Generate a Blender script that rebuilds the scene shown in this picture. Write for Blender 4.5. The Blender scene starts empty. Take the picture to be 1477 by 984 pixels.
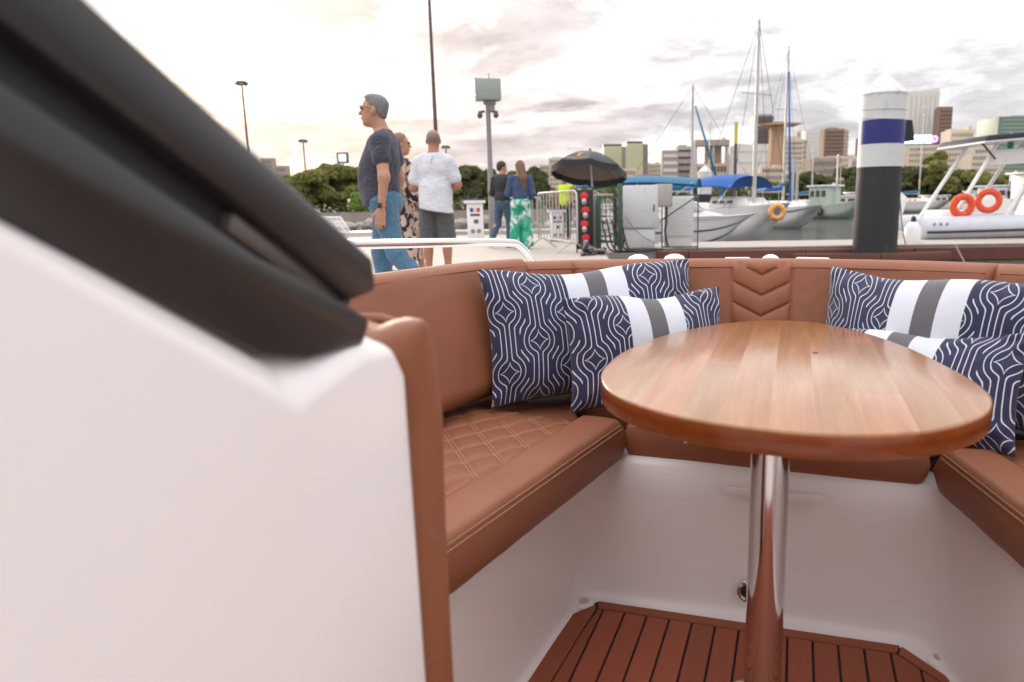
import bpy, bmesh, math, random
import numpy as np
from mathutils import Matrix, Vector, noise as mnoise
random.seed(7); RNG = np.random.RandomState(7)
sc = bpy.context.scene
COL = sc.collection

# ------------------------------------------------------------------ camera
W0, H0 = 1477.0, 984.0
F, CX, CY, ZC = 1040.0, 830.0, 492.0, 1.40
PITCH, ROLL = math.radians(10.67), math.radians(0.9)
cam_d = bpy.data.cameras.new('camera')
cam = bpy.data.objects.new('camera', cam_d); COL.objects.link(cam); sc.camera = cam
cam_d.sensor_width = 36.0; cam_d.lens = F / W0 * 36.0
cam_d.shift_x = (W0 / 2 - CX) / W0
cam_d.clip_start = 0.02; cam_d.clip_end = 6000
cam_d.dof.use_dof = True; cam_d.dof.focus_distance = 2.2; cam_d.dof.aperture_fstop = 4.0
_R = Vector((1, 0, 0)); _U = Vector((0, math.sin(PITCH), math.cos(PITCH))); _F = Vector((0, math.cos(PITCH), -math.sin(PITCH)))
_c, _s = math.cos(ROLL), math.sin(ROLL)
_r2 = _R * _c - _U * _s; _u2 = _R * _s + _U * _c
cam.matrix_world = Matrix(((_r2.x, _u2.x, -_F.x, 0), (_r2.y, _u2.y, -_F.y, 0), (_r2.z, _u2.z, -_F.z, ZC), (0, 0, 0, 1)))

# ------------------------------------------------------------------ world, sun, exposure
SUN_AZ, SUN_EL = math.radians(-20.5), math.radians(6.5)       # azimuth from +Y towards +X
SUN_DIR = Vector((math.sin(SUN_AZ) * math.cos(SUN_EL), math.cos(SUN_AZ) * math.cos(SUN_EL), math.sin(SUN_EL)))
world = bpy.data.worlds.new('World'); sc.world = world; world.use_nodes = True
def build_world():
    nt = world.node_tree; nt.nodes.clear(); L = nt.links.new
    def N(t, **kw):
        n = nt.nodes.new(t)
        for k, v in kw.items(): setattr(n, k, v)
        return n
    def val(sock, v): sock.default_value = v
    out = N('ShaderNodeOutputWorld'); bg = N('ShaderNodeBackground'); L(bg.outputs[0], out.inputs[0])
    sky = N('ShaderNodeTexSky', sky_type='NISHITA', sun_disc=False, sun_elevation=SUN_EL, sun_rotation=SUN_AZ, altitude=0, air_density=1.0, dust_density=2.0)
    tc = N('ShaderNodeTexCoord'); sep = N('ShaderNodeSeparateXYZ'); L(tc.outputs['Generated'], sep.inputs[0])
    zz = N('ShaderNodeMath', operation='MAXIMUM'); L(sep.outputs['Z'], zz.inputs[0]); val(zz.inputs[1], 0.0)
    zp = N('ShaderNodeMath', operation='ADD'); L(zz.outputs[0], zp.inputs[0]); val(zp.inputs[1], 0.16)
    dx = N('ShaderNodeMath', operation='DIVIDE'); L(sep.outputs['X'], dx.inputs[0]); L(zp.outputs[0], dx.inputs[1])
    dy = N('ShaderNodeMath', operation='DIVIDE'); L(sep.outputs['Y'], dy.inputs[0]); L(zp.outputs[0], dy.inputs[1])
    cmb = N('ShaderNodeCombineXYZ'); L(dx.outputs[0], cmb.inputs[0]); L(dy.outputs[0], cmb.inputs[1])
    def noise(scale, detail, rough, off, dist=0.0):
        mp = N('ShaderNodeMapping'); L(cmb.outputs[0], mp.inputs[0]); val(mp.inputs['Location'], off)
        n = N('ShaderNodeTexNoise'); L(mp.outputs[0], n.inputs['Vector'])
        val(n.inputs['Scale'], scale); val(n.inputs['Detail'], detail); val(n.inputs['Roughness'], rough); val(n.inputs['Distortion'], dist)
        return n.outputs['Fac']
    def ramp(src, stops):
        r = N('ShaderNodeValToRGB'); L(src, r.inputs[0])
        e = r.color_ramp.elements
        e[0].position, e[0].color = stops[0][0], (*stops[0][1], 1); e[1].position, e[1].color = stops[-1][0], (*stops[-1][1], 1)
        for p, c in stops[1:-1]:
            x = e.new(p); x.color = (*c, 1)
        return r.outputs[0]
    def mix(fac, a, b, mode='MIX'):
        m = N('ShaderNodeMix', data_type='RGBA', blend_type=mode)
        if isinstance(fac, float): m.inputs[0].default_value = fac
        else: L(fac, m.inputs[0])
        for s, i in ((a, 6), (b, 7)):
            if isinstance(s, tuple): m.inputs[i].default_value = (*s, 1)
            else: L(s, m.inputs[i])
        return m.outputs[2]
    # high thin veil over the clear sky, then grey cloud banks with bright rims
    skys = mix(1.0, sky.outputs[0], (0.10, 0.10, 0.10), 'MULTIPLY')
    veil = ramp(noise(0.55, 6, 0.55, (3.1, 1.7, 0)), [(0.30, (0, 0, 0)), (0.55, (1, 1, 1))])
    base = mix(veil, skys, (0.95, 0.94, 0.945))
    base = mix(0.86, base, (0.93, 0.92, 0.925))
    clouds_n = noise(0.95, 10, 0.62, (2.15, 6.9, 0.4), 0.3)
    bank = ramp(clouds_n, [(0.22, (0, 0, 0)), (0.52, (1, 1, 1))])
    tone = ramp(noise(2.1, 8, 0.62, (7.0, 2.0, 1.0), 0.2), [(0.30, (0.215, 0.207, 0.220)), (0.68, (0.43, 0.418, 0.426))])
    colr = mix(bank, base, tone)
    # warm light round the veiled sun: a property of the direction towards it
    geo = N('ShaderNodeVectorMath', operation='DOT_PRODUCT'); L(tc.outputs['Generated'], geo.inputs[0]); geo.inputs[1].default_value = SUN_DIR
    glow = ramp(geo.outputs['Value'], [(0.88, (0, 0, 0)), (0.975, (0.07, 0.046, 0.028)), (1.0, (0.72, 0.47, 0.25))])
    tint = ramp(geo.outputs['Value'], [(0.84, (1, 1, 1)), (1.0, (1.06, 0.95, 0.89))])
    colr = mix(1.0, colr, tint, 'MULTIPLY')
    thin = N('ShaderNodeMath', operation='SUBTRACT'); val(thin.inputs[0], 1.0)
    bw = N('ShaderNodeRGBToBW'); L(bank, bw.inputs[0])
    mm = N('ShaderNodeMath', operation='MULTIPLY'); L(bw.outputs[0], mm.inputs[0]); val(mm.inputs[1], 0.72)
    L(mm.outputs[0], thin.inputs[1])
    g2 = N('ShaderNodeVectorMath', operation='SCALE'); L(glow, g2.inputs[0]); L(thin.outputs[0], g2.inputs['Scale'])
    colr = mix(1.0, colr, g2.outputs[0], 'ADD')
    # overcast sky: luminance grows smoothly from horizon to zenith (CIE overcast law, softened)
    ov = N('ShaderNodeMath', operation='MULTIPLY_ADD'); L(zz.outputs[0], ov.inputs[0]); val(ov.inputs[1], 1.35); val(ov.inputs[2], 0.72)
    L(colr, bg.inputs['Color']); L(ov.outputs[0], bg.inputs['Strength'])
build_world()
sun_d = bpy.data.lights.new('sun', 'SUN'); sun_d.energy = 1.1; sun_d.angle = math.radians(18); sun_d.color = (1.0, 0.83, 0.66)
sun = bpy.data.objects.new('sun', sun_d); COL.objects.link(sun)
sun.rotation_euler = Vector(SUN_DIR).to_track_quat('Z', 'Y').to_euler()
vs = sc.view_settings; vs.view_transform = 'Standard'; vs.look = 'None'; vs.exposure = 1.5; vs.gamma = 1.0; vs.use_curve_mapping = False
sc.cycles.use_denoising = True; sc.cycles.max_bounces = 12; sc.cycles.diffuse_bounces = 8; sc.cycles.sample_clamp_indirect = 6.0

# ------------------------------------------------------------------ picking points
def ray(px, py):
    u, v = (px - CX) / F, (py - CY) / F
    u2, v2 = u * _c - v * _s, u * _s + v * _c
    return Vector((u2, math.cos(PITCH) - v2 * math.sin(PITCH), -math.sin(PITCH) - v2 * math.cos(PITCH)))
def at(px, py, Y):
    d = ray(px, py); return Vector((0, 0, ZC)) + d * (Y / d.y)
def atz(px, py, z):
    d = ray(px, py); return Vector((0, 0, ZC)) + d * ((z - ZC) / d.z)

# ------------------------------------------------------------------ materials
def srgb(r, g, b):
    f = lambda c: (c / 255 / 12.92) if c / 255 <= 0.04045 else ((c / 255 + 0.055) / 1.055) ** 2.4
    return (f(r), f(g), f(b))
MATS = {}
class NT:
    def __init__(s, name):
        s.m = bpy.data.materials.new(name); s.m.use_nodes = True; s.t = s.m.node_tree
        s.b = s.t.nodes['Principled BSDF']; s.o = s.t.nodes['Material Output']
        s.tc = s.N('ShaderNodeTexCoord'); MATS[name] = s.m
    def N(s, t, **kw):
        n = s.t.nodes.new(t)
        for k, v in kw.items(): setattr(n, k, v)
        return n
    def L(s, a, b): s.t.links.new(a, b)
    def put(s, sock, v):
        if hasattr(v, 'is_output') or isinstance(v, bpy.types.NodeSocket): s.L(v, sock)
        elif isinstance(v, tuple) and len(v) == 3 and sock.type == 'RGBA': sock.default_value = (*v, 1)
        else: sock.default_value = v
    def math(s, op, a, b=None, c=None):
        n = s.N('ShaderNodeMath', operation=op); s.put(n.inputs[0], a)
        if b is not None: s.put(n.inputs[1], b)
        if c is not None: s.put(n.inputs[2], c)
        return n.outputs[0]
    def mapping(s, src, scale=(1, 1, 1), loc=(0, 0, 0), rot=(0, 0, 0)):
        n = s.N('ShaderNodeMapping'); s.L(src, n.inputs[0]); n.inputs['Scale'].default_value = scale
        n.inputs['Location'].default_value = loc; n.inputs['Rotation'].default_value = rot
        return n.outputs[0]
    def noise(s, src, scale, detail=4, rough=0.55, dist=0.0):
        n = s.N('ShaderNodeTexNoise'); s.L(src, n.inputs['Vector']); n.inputs['Scale'].default_value = scale
        n.inputs['Detail'].default_value = detail; n.inputs['Roughness'].default_value = rough; n.inputs['Distortion'].default_value = dist
        return n.outputs['Fac']
    def voro(s, src, scale, feature='F1'):
        n = s.N('ShaderNodeTexVoronoi', feature=feature); s.L(src, n.inputs['Vector']); n.inputs['Scale'].default_value = scale
        return n.outputs['Distance']
    def mix(s, fac, a, b, mode='MIX'):
        n = s.N('ShaderNodeMix', data_type='RGBA', blend_type=mode)
        s.put(n.inputs[0], fac); s.put(n.inputs[6], a); s.put(n.inputs[7], b); return n.outputs[2]
    def ramp(s, src, stops):
        r = s.N('ShaderNodeValToRGB'); s.L(src, r.inputs[0]); e = r.color_ramp.elements
        e[0].position, e[0].color = stops[0][0], (*stops[0][1], 1); e[1].position, e[1].color = stops[-1][0], (*stops[-1][1], 1)
        for p, c in stops[1:-1]:
            x = e.new(p); x.color = (*c, 1)
        return r.outputs[0]
    def bump(s, h, strength=0.3, dist=0.002):
        n = s.N('ShaderNodeBump'); s.L(h, n.inputs['Height']); n.inputs['Strength'].default_value = strength; n.inputs['Distance'].default_value = dist
        s.L(n.outputs[0], s.b.inputs['Normal'])
    def set(s, **kw):
        for k, v in kw.items(): s.put(s.b.inputs[k.replace('_', ' ')], v)
        return s.m
def simple(name, col, rough=0.5, metal=0.0, var=0.12, scale=6.0, bump=0.0, bscale=60.0, bdist=0.002, coat=0.0, rnd=0.0):
    s = NT(name); o = s.tc.outputs['Object']
    n = s.noise(o, scale, 5)
    c = s.mix(s.math('MULTIPLY', s.math('SUBTRACT', 1.0, n), 1.0), tuple(min(1, x * (1 + var)) for x in col), tuple(x * (1 - var) for x in col))
    if rnd:
        oi = s.N('ShaderNodeObjectInfo'); h = s.N('ShaderNodeHueSaturation'); s.L(c, h.inputs['Color'])
        s.L(s.math('MULTIPLY_ADD', oi.outputs['Random'], 2 * rnd, 1 - rnd), h.inputs['Value']); c = h.outputs[0]
    s.set(Base_Color=c, Roughness=s.math('MULTIPLY_ADD', n, 0.16, rough - 0.08), Metallic=metal)
    if coat: s.set(Coat_Weight=coat, Coat_Roughness=0.08)
    if bump: s.bump(s.noise(o, bscale, 4), bump, bdist)
    return s.m
def make_materials():
    # leather
    s = NT('leather'); o = s.tc.outputs['Object']
    n = s.noise(o, 5, 5); n2 = s.noise(o, 60, 3)
    c = s.mix(n, (0.248, 0.089, 0.043), (0.302, 0.116, 0.058)); c = s.mix(s.math('MULTIPLY', n2, 0.25), c, (0.230, 0.081, 0.038))
    s.set(Base_Color=c, Roughness=s.math('MULTIPLY_ADD', n2, 0.12, 0.42), Specular_IOR_Level=0.36)
    v = s.voro(s.mapping(o, (1, 1, 1)), 420); h = s.math('ADD', s.math('MULTIPLY', v, 0.6), s.math('MULTIPLY', s.noise(o, 22, 3), 0.9)); s.bump(h, 0.35, 0.0022)
    simple('stitch', (0.50, 0.35, 0.255), 0.7)
    # gelcoat
    s = NT('gelcoat'); o = s.tc.outputs['Object']; n = s.noise(o, 3, 6); d = s.noise(o, 26, 6, 0.7)
    c = s.mix(n, (0.87, 0.838, 0.825), (0.82, 0.785, 0.772)); c = s.mix(s.math('MULTIPLY', s.math('GREATER_THAN', d, 0.74), 0.25), c, (0.45, 0.40, 0.36))
    s.set(Base_Color=c, Roughness=s.math('MULTIPLY_ADD', n, 0.12, 0.24)); s.bump(s.noise(o, 9, 3), 0.05, 0.01)
    # table timber, grain along object Y
    s = NT('table_wood'); o = s.tc.outputs['Object']; oi = s.N('ShaderNodeObjectInfo')
    vadd = s.N('ShaderNodeVectorMath', operation='ADD'); s.L(o, vadd.inputs[0]); cx = s.N('ShaderNodeCombineXYZ'); s.L(s.math('MULTIPLY', oi.outputs['Random'], 37.0), cx.inputs[0]); s.L(s.math('MULTIPLY', oi.outputs['Random'], 91.0), cx.inputs[1]); s.L(cx.outputs[0], vadd.inputs[1])
    g = s.noise(s.mapping(vadd.outputs[0], (60, 4, 60)), 1.0, 6, 0.6, 0.4); fine = s.noise(s.mapping(vadd.outputs[0], (420, 12, 420)), 1.0, 3)
    c = s.ramp(g, [(0.25, (0.275, 0.105, 0.025)), (0.5, (0.355, 0.152, 0.042)), (0.75, (0.44, 0.212, 0.070))])
    c = s.mix(s.math('MULTIPLY', fine, 0.35), c, (0.22, 0.075, 0.022))
    h = s.N('ShaderNodeHueSaturation'); s.L(c, h.inputs['Color']); s.L(s.math('MULTIPLY_ADD', oi.outputs['Random'], 0.26, 0.87), h.inputs['Value']); s.L(s.math('MULTIPLY_ADD', oi.outputs['Random'], -0.016, 0.506), h.inputs['Hue'])
    nz = s.N('ShaderNodeSeparateXYZ'); s.L(s.tc.outputs['Normal'], nz.inputs[0]); steep = s.math('SUBTRACT', 1.0, s.math('ABSOLUTE', nz.outputs[2]))   # rim darkened all round, end grain and long sides alike
    hv = s.mix(s.math('MULTIPLY', steep, 1.0), h.outputs[0], s.mix(s.noise(s.mapping(vadd.outputs[0], (30, 30, 95)), 1.0, 4, 0.6, 0.8), (0.085, 0.011, 0.0008), (0.27, 0.052, 0.004)))
    s.set(Base_Color=hv, Roughness=s.math('MULTIPLY_ADD', fine, 0.12, 0.32), Specular_IOR_Level=0.25, Coat_Weight=0.75, Coat_Roughness=0.17, Coat_IOR=1.5); s.bump(fine, 0.06, 0.0006)
    # floor decking, grain along object Y
    s = NT('deck_teak'); o = s.tc.outputs['Object']; oi = s.N('ShaderNodeObjectInfo')
    g = s.noise(s.mapping(o, (150, 9, 150)), 1.0, 5, 0.65); g2 = s.noise(o, 9, 4)
    c = s.mix(g, (0.225, 0.054, 0.022), (0.345, 0.088, 0.038)); c = s.mix(s.math('MULTIPLY', g2, 0.4), c, (0.27, 0.068, 0.035))
    h = s.N('ShaderNodeHueSaturation'); s.L(c, h.inputs['Color']); s.L(s.math('MULTIPLY_ADD', oi.outputs['Random'], 0.22, 0.89), h.inputs['Value'])
    s.set(Base_Color=h.outputs[0], Roughness=0.62); s.bump(g, 0.25, 0.001)
    simple('caulk', (0.012, 0.011, 0.011), 0.6)
    # polished steel
    s = NT('steel'); o = s.tc.outputs['Object']; n = s.noise(s.mapping(o, (40, 40, 6)), 1.0, 4)
    s.set(Base_Color=(0.72, 0.69, 0.67), Metallic=1.0, Roughness=s.math('MULTIPLY_ADD', n, 0.07, 0.06))
    simple('black_frame', (0.022, 0.0205, 0.020), 0.34, 0.0, 0.2, 8, 0.12, 300, 0.0006)
    simple('black_gloss', (0.10, 0.085, 0.078), 0.2)
    s = NT('smoked_glass'); s.set(Base_Color=(0.03, 0.03, 0.032), Roughness=0.05, Transmission_Weight=0.6, IOR=1.2)
    # cushion print: contour lines round beaded columns, white and grey centre band (UV in metres, origin at centre)
    s = NT('pillow_print'); uv = s.N('ShaderNodeUVMap'); uv.uv_map = 'UVMap'; sep = s.N('ShaderNodeSeparateXYZ'); s.L(uv.outputs[0], sep.inputs[0])
    Wc, Hc, R0, dl = 0.080, 0.152, 0.0275, 0.0124
    def wrap(x, off, per):   # signed distance to nearest lattice point
        return s.math('SUBTRACT', s.math('MULTIPLY', s.math('FRACT', s.math('ADD', s.math('DIVIDE', s.math('ADD', x, off), per), 0.5)), per), per / 2)
    def fam(ox, oy):
        x = s.math('ABSOLUTE', wrap(sep.outputs[0], ox, 2 * Wc)); y = s.math('ABSOLUTE', wrap(sep.outputs[1], oy, Hc))
        r = s.math('SQRT', s.math('ADD', s.math('MULTIPLY', x, x), s.math('MULTIPLY', s.math('MULTIPLY', y, y), 0.82)))
        d = s.math('SMOOTH_MIN', s.math('SUBTRACT', x, 0.0058), s.math('SUBTRACT', r, R0), 0.014)
        ast = s.math('ADD', s.math('POWER', s.math('DIVIDE', x, 0.0245), 0.66), s.math('POWER', s.math('DIVIDE', y, 0.028), 0.66))
        return d, ast, r
    dA, sA, rA = fam(0.01, 0.02); dB, sB, rB = fam(0.01 + Wc, 0.02 + Hc / 2)
    d = s.math('SMOOTH_MIN', dA, dB, 0.006)
    ln = s.math('LESS_THAN', s.math('ABSOLUTE', s.math('SUBTRACT', s.math('FRACT', s.math('ADD', s.math('DIVIDE', s.math('ABSOLUTE', d), dl), 0.5)), 0.5)), 0.082)
    inside = s.math('LESS_THAN', d, -0.0013)
    st = s.math('MINIMUM', sA, sB)
    star = s.math('LESS_THAN', s.math('ABSOLUTE', s.math('SUBTRACT', st, 0.98)), 0.050)
    white = s.math('MAXIMUM', s.math('MULTIPLY', ln, s.math('SUBTRACT', 1.0, inside)), s.math('MULTIPLY', star, inside))
    fb = s.noise(s.mapping(uv.outputs[0], (1, 1, 1)), 900, 2); n = s.noise(s.tc.outputs['Object'], 12, 4)
    navy = s.mix(n, (0.010, 0.013, 0.050), (0.017, 0.021, 0.074))
    c = s.mix(white, navy, (0.62, 0.63, 0.68))
    u = sep.outputs[0]
    inb = s.math('LESS_THAN', s.math('ABSOLUTE', s.math('SUBTRACT', u, 0.008)), 0.082); ing = s.math('LESS_THAN', s.math('ABSOLUTE', s.math('SUBTRACT', u, 0.008)), 0.025)
    c = s.mix(inb, c, (0.60, 0.63, 0.69)); c = s.mix(ing, c, (0.105, 0.100, 0.108))
    s.set(Base_Color=c, Roughness=0.78, Sheen_Weight=0.25); s.bump(s.math('ADD', s.math('MULTIPLY', fb, 0.2), s.noise(s.tc.outputs['Object'], 34, 4)), 0.32, 0.004)
    # water
    s = NT('water'); o = s.tc.outputs['Object']
    h = s.math('ADD', s.noise(s.mapping(o, (1, 1.6, 1)), 1.1, 5, 0.6), s.math('MULTIPLY', s.noise(s.mapping(o, (1, 2.2, 1)), 5.0, 4), 0.3))
    s.set(Base_Color=(0.055, 0.065, 0.05), Roughness=0.06, IOR=1.33); s.bump(h, 1.0, 0.45)
    # dock
    s = NT('dock_concrete'); o = s.tc.outputs['Object']; n = s.noise(o, 1.2, 6, 0.65); n2 = s.noise(o, 14, 5)
    c = s.mix(n, (0.40, 0.35, 0.305), (0.52, 0.46, 0.405)); c = s.mix(s.math('MULTIPLY', n2, 0.45), c, (0.36, 0.32, 0.28))
    s.set(Base_Color=c, Roughness=0.85); s.bump(n2, 0.4, 0.01)
    s = NT('dock_side'); o = s.tc.outputs['Object']; n = s.noise(s.mapping(o, (6, 6, 1.0)), 1.0, 6, 0.7)
    s.set(Base_Color=s.mix(n, (0.20, 0.19, 0.15), (0.38, 0.36, 0.30)), Roughness=0.9)
    simple('waler_timber', (0.145, 0.050, 0.036), 0.7, 0, 0.35, 3, 0.4, 25, 0.01, rnd=0.15)
    simple('weathered_timber', (0.50, 0.44, 0.38), 0.8, 0, 0.25, 6)
    # generic
    for n_, c_, r_, m_ in [('white_paint', (0.80, 0.79, 0.78), 0.35, 0), ('offwhite_hull', (0.74, 0.72, 0.69), 0.3, 0), ('grey_hull', (0.55, 0.57, 0.62), 0.4, 0), ('blue_canvas', (0.012, 0.10, 0.36), 0.7, 0), ('teal_canvas', (0.010, 0.13, 0.24), 0.65, 0),
                           ('navy_stripe', (0.10, 0.09, 0.24), 0.4, 0), ('orange_buoy', (0.72, 0.085, 0.022), 0.5, 0), ('yellow_orange', (0.80, 0.36, 0.10), 0.5, 0), ('galvanised', (0.50, 0.49, 0.475), 0.45, 0.35), ('green_metal', (0.035, 0.10, 0.070), 0.5, 0),
                           ('black_plastic', (0.018, 0.018, 0.019), 0.5, 0), ('red_plastic', (0.62, 0.022, 0.028), 0.35, 0), ('cabinet_grey', (0.60, 0.60, 0.60), 0.55, 0), ('junction_beige', (0.42, 0.39, 0.35), 0.55, 0), ('canvas_black', (0.020, 0.021, 0.026), 0.55, 0),
                           ('canvas_grey', (0.17, 0.14, 0.115), 0.8, 0), ('gold_print', (0.42, 0.24, 0.06), 0.6, 0), ('pile_wrap', (0.030, 0.030, 0.032), 0.7, 0), ('pile_white', (0.62, 0.62, 0.61), 0.55, 0), ('pile_blue', (0.020, 0.022, 0.17), 0.4, 0), ('mast_alu', (0.52, 0.50, 0.48), 0.4, 0.4),
                           ('dark_pole', (0.10, 0.075, 0.07), 0.6, 0), ('green_hull', (0.44, 0.50, 0.43), 0.5, 0), ('dark_line', (0.02, 0.025, 0.035), 0.6, 0), ('box_green', (0.30, 0.34, 0.315), 0.5, 0), ('pole_grey', (0.22, 0.215, 0.21), 0.5, 0), ('navy_print', (0.05, 0.055, 0.20), 0.5, 0), ('grey_dark', (0.09, 0.088, 0.09), 0.6, 0), ('fuel_red', (0.55, 0.05, 0.05), 0.5, 0), ('grey_mid', (0.24, 0.235, 0.23), 0.6, 0), ('clear_vinyl', (0.50, 0.46, 0.47), 0.12, 0), ('blue_hull', (0.02, 0.10, 0.28), 0.45, 0), ('rubber_yellow', (0.60, 0.50, 0.06), 0.6, 0), ('bird_green', (0.05, 0.25, 0.12), 0.6, 0), ('teal_print', (0.25, 0.62, 0.62), 0.7, 0)]:
        simple(n_, c_, r_, m_, 0.14, 4)
    for n_, c_, d_, r_ in [('pile_white', (0.66, 0.66, 0.65), (0.34, 0.32, 0.29), 0.55), ('cabinet_grey', (0.64, 0.64, 0.645), (0.36, 0.34, 0.31), 0.5), ('pile_wrap', (0.026, 0.026, 0.028), (0.075, 0.072, 0.068), 0.62), ('pile_blue', (0.018, 0.020, 0.17), (0.07, 0.065, 0.20), 0.4), ('junction_beige', (0.44, 0.41, 0.37), (0.24, 0.20, 0.16), 0.55), ('offwhite_hull', (0.74, 0.72, 0.69), (0.45, 0.41, 0.35), 0.3), ('white_paint', (0.80, 0.79, 0.78), (0.55, 0.52, 0.47), 0.3)]:
        s = NT(n_); o = s.tc.outputs['Object']; st = s.noise(s.mapping(o, (9, 9, 0.8)), 1.0, 6, 0.65); bl = s.noise(o, 4.5, 6, 0.7)
        f = s.ramp(s.math('MULTIPLY', st, bl), [(0.29, (0, 0, 0)), (0.48, (0.8, 0.8, 0.8))]); s.set(Base_Color=s.mix(f, c_, d_), Roughness=s.math('MULTIPLY_ADD', bl, 0.2, r_ - 0.1)); s.bump(bl, 0.12, 0.02)
    simple('rock', (0.36, 0.32, 0.28), 0.9, 0, 0.35, 3, 0.5, 8, 0.05, rnd=0.25)
    simple('quay_stone', (0.30, 0.27, 0.235), 0.9, 0, 0.3, 0.9, 0.5, 3, 0.05)
    simple('land', (0.20, 0.19, 0.14), 0.95, 0, 0.25, 0.1)
    # people
    for n_, c_, r_ in [('skin', (0.46, 0.24, 0.155), 0.5), ('skin_tan', (0.36, 0.165, 0.10), 0.5), ('hair_grey', (0.17, 0.165, 0.165), 0.7), ('hair_stubble', (0.20, 0.155, 0.13), 0.7), ('hair_brown', (0.16, 0.078, 0.042), 0.55), ('hair_dark', (0.028, 0.018, 0.014), 0.55), ('hair_blond', (0.24, 0.15, 0.085), 0.55), ('lens_dark', (0.03, 0.02, 0.02), 0.1), ('lip', (0.25, 0.085, 0.065), 0.5), ('shoe_dark', (0.03, 0.03, 0.03), 0.5), ('shoe_white', (0.7, 0.7, 0.68), 0.5), ('strap_orange', (0.72, 0.12, 0.03), 0.5), ('jacket_black', (0.018, 0.017, 0.020), 0.6), ('hi_vis', (0.55, 0.75, 0.03), 0.6)]:
        simple(n_, c_, r_, 0, 0.12, 25, 0.15, 60, 0.004)
    for n_, a_, b_ in [('hair_grey', (0.07, 0.068, 0.07), (0.30, 0.29, 0.285)), ('hair_stubble', (0.16, 0.115, 0.09), (0.30, 0.235, 0.20)), ('hair_brown', (0.075, 0.034, 0.018), (0.26, 0.14, 0.075)), ('hair_blond', (0.13, 0.08, 0.045), (0.34, 0.22, 0.13))]:
        s = NT(n_); o = s.tc.outputs['Object']; n = s.noise(s.mapping(o, (90, 90, 14)), 1.0, 4, 0.6, 0.6)
        s.set(Base_Color=s.mix(n, a_, b_), Roughness=0.55); s.bump(n, 0.8, 0.012)
    for n_, a_, b_, sc_ in [('tee_navy', (0.030, 0.033, 0.052), (0.062, 0.064, 0.088), 130), ('jeans', (0.045, 0.125, 0.215), (0.095, 0.21, 0.32), 40), ('tee_white', (0.63, 0.64, 0.69), (0.66, 0.67, 0.715), 30), ('shorts_grey', (0.062, 0.062, 0.068), (0.095, 0.093, 0.098), 30), ('denim_jacket', (0.032, 0.060, 0.145), (0.055, 0.09, 0.19), 25), ('jeans_dark', (0.04, 0.07, 0.13), (0.08, 0.12, 0.19), 20)]:
        s = NT(n_); o = s.tc.outputs['Object']
        s.set(Base_Color=s.mix(s.noise(o, sc_, 4, 0.7), a_, b_), Roughness=0.85, Sheen_Weight=0.15)
        s.bump(s.math('ADD', s.noise(s.mapping(o, (1, 1, 0.7)), 9, 4, 0.55, 1.2), s.math('MULTIPLY', s.noise(s.mapping(o, (1, 1, 2.2)), 16, 3, 0.5, 0.8), 0.6)), 0.9, 0.035)
    s = NT('dress_print'); o = s.tc.outputs['Object']; v = s.noise(s.mapping(o, (1, 1, 0.75), rot=(0.5, 0.3, 0)), 8.5, 1.5, 0.4, 2.2)
    s.set(Base_Color=s.ramp(v, [(0.495, (0.60, 0.45, 0.37)), (0.51, (0.018, 0.018, 0.032))]), Roughness=0.8); s.bump(s.noise(o, 10, 3), 0.6, 0.03)
    s = NT('tie_dye'); o = s.tc.outputs['Object']; v = s.noise(s.mapping(o, (1, 1, 0.6)), 5.5, 4, 0.55, 1.0)
    s.set(Base_Color=s.ramp(v, [(0.44, (0.012, 0.30, 0.17)), (0.52, (0.10, 0.42, 0.30)), (0.57, (0.70, 0.72, 0.72))]), Roughness=0.8); s.bump(s.noise(o, 10, 3), 0.6, 0.03)
    # foliage
    for n_, a_, b_ in [('leaf_mid', (0.170, 0.185, 0.045), (0.370, 0.360, 0.105)), ('leaf_bright', (0.16, 0.26, 0.035), (0.30, 0.42, 0.07)), ('leaf_dark', (0.080, 0.100, 0.034), (0.190, 0.205, 0.072))]:
        s = NT(n_); g = s.N('ShaderNodeNewGeometry')
        c = s.mix(g.outputs['Random Per Island'], a_, b_); s.set(Base_Color=c, Roughness=0.65)
        tr = s.N('ShaderNodeBsdfTranslucent'); s.L(c, tr.inputs[0]); mx = s.N('ShaderNodeMixShader'); mx.inputs[0].default_value = 0.55
        s.L(s.b.outputs[0], mx.inputs[1]); s.L(tr.outputs[0], mx.inputs[2]); s.L(mx.outputs[0], s.o.inputs[0])
    simple('bark', (0.12, 0.09, 0.065), 0.9, 0, 0.3, 6)
    # facades
    for n_, c_, r_ in [('f_cream', (0.62, 0.53, 0.42), 0.8), ('f_beige', (0.52, 0.43, 0.345), 0.8), ('f_white', (0.66, 0.64, 0.61), 0.7), ('f_grey', (0.46, 0.44, 0.43), 0.8), ('f_brown', (0.25, 0.165, 0.12), 0.6), ('f_dark', (0.095, 0.085, 0.085), 0.5), ('f_tan', (0.44, 0.285, 0.185), 0.8), ('f_glassgreen', (0.50, 0.50, 0.31), 0.35), ('f_green', (0.13, 0.22, 0.165), 0.4), ('f_taupe', (0.36, 0.295, 0.25), 0.8), ('win_dark', (0.085, 0.075, 0.075), 0.3), ('win_mid', (0.22, 0.20, 0.19), 0.35), ('win_brown', (0.12, 0.075, 0.06), 0.3), ('painted_reflection', (0.45, 0.23, 0.10), 0.3), ('win_pale', (0.60, 0.60, 0.60), 0.4)]:
        simple(n_, c_, r_, 0, 0.10, 0.05)
    for n_, c_, e_ in [('screen_cyan', (0.55, 0.92, 1.0), 1.6), ('screen_pink', (1.0, 0.25, 0.9), 1.3), ('screen_blue', (0.45, 0.75, 0.95), 1.0)]:
        s = NT(n_); s.set(Base_Color=(0.02, 0.02, 0.02), Emission_Color=c_, Emission_Strength=e_)
make_materials()

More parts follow.
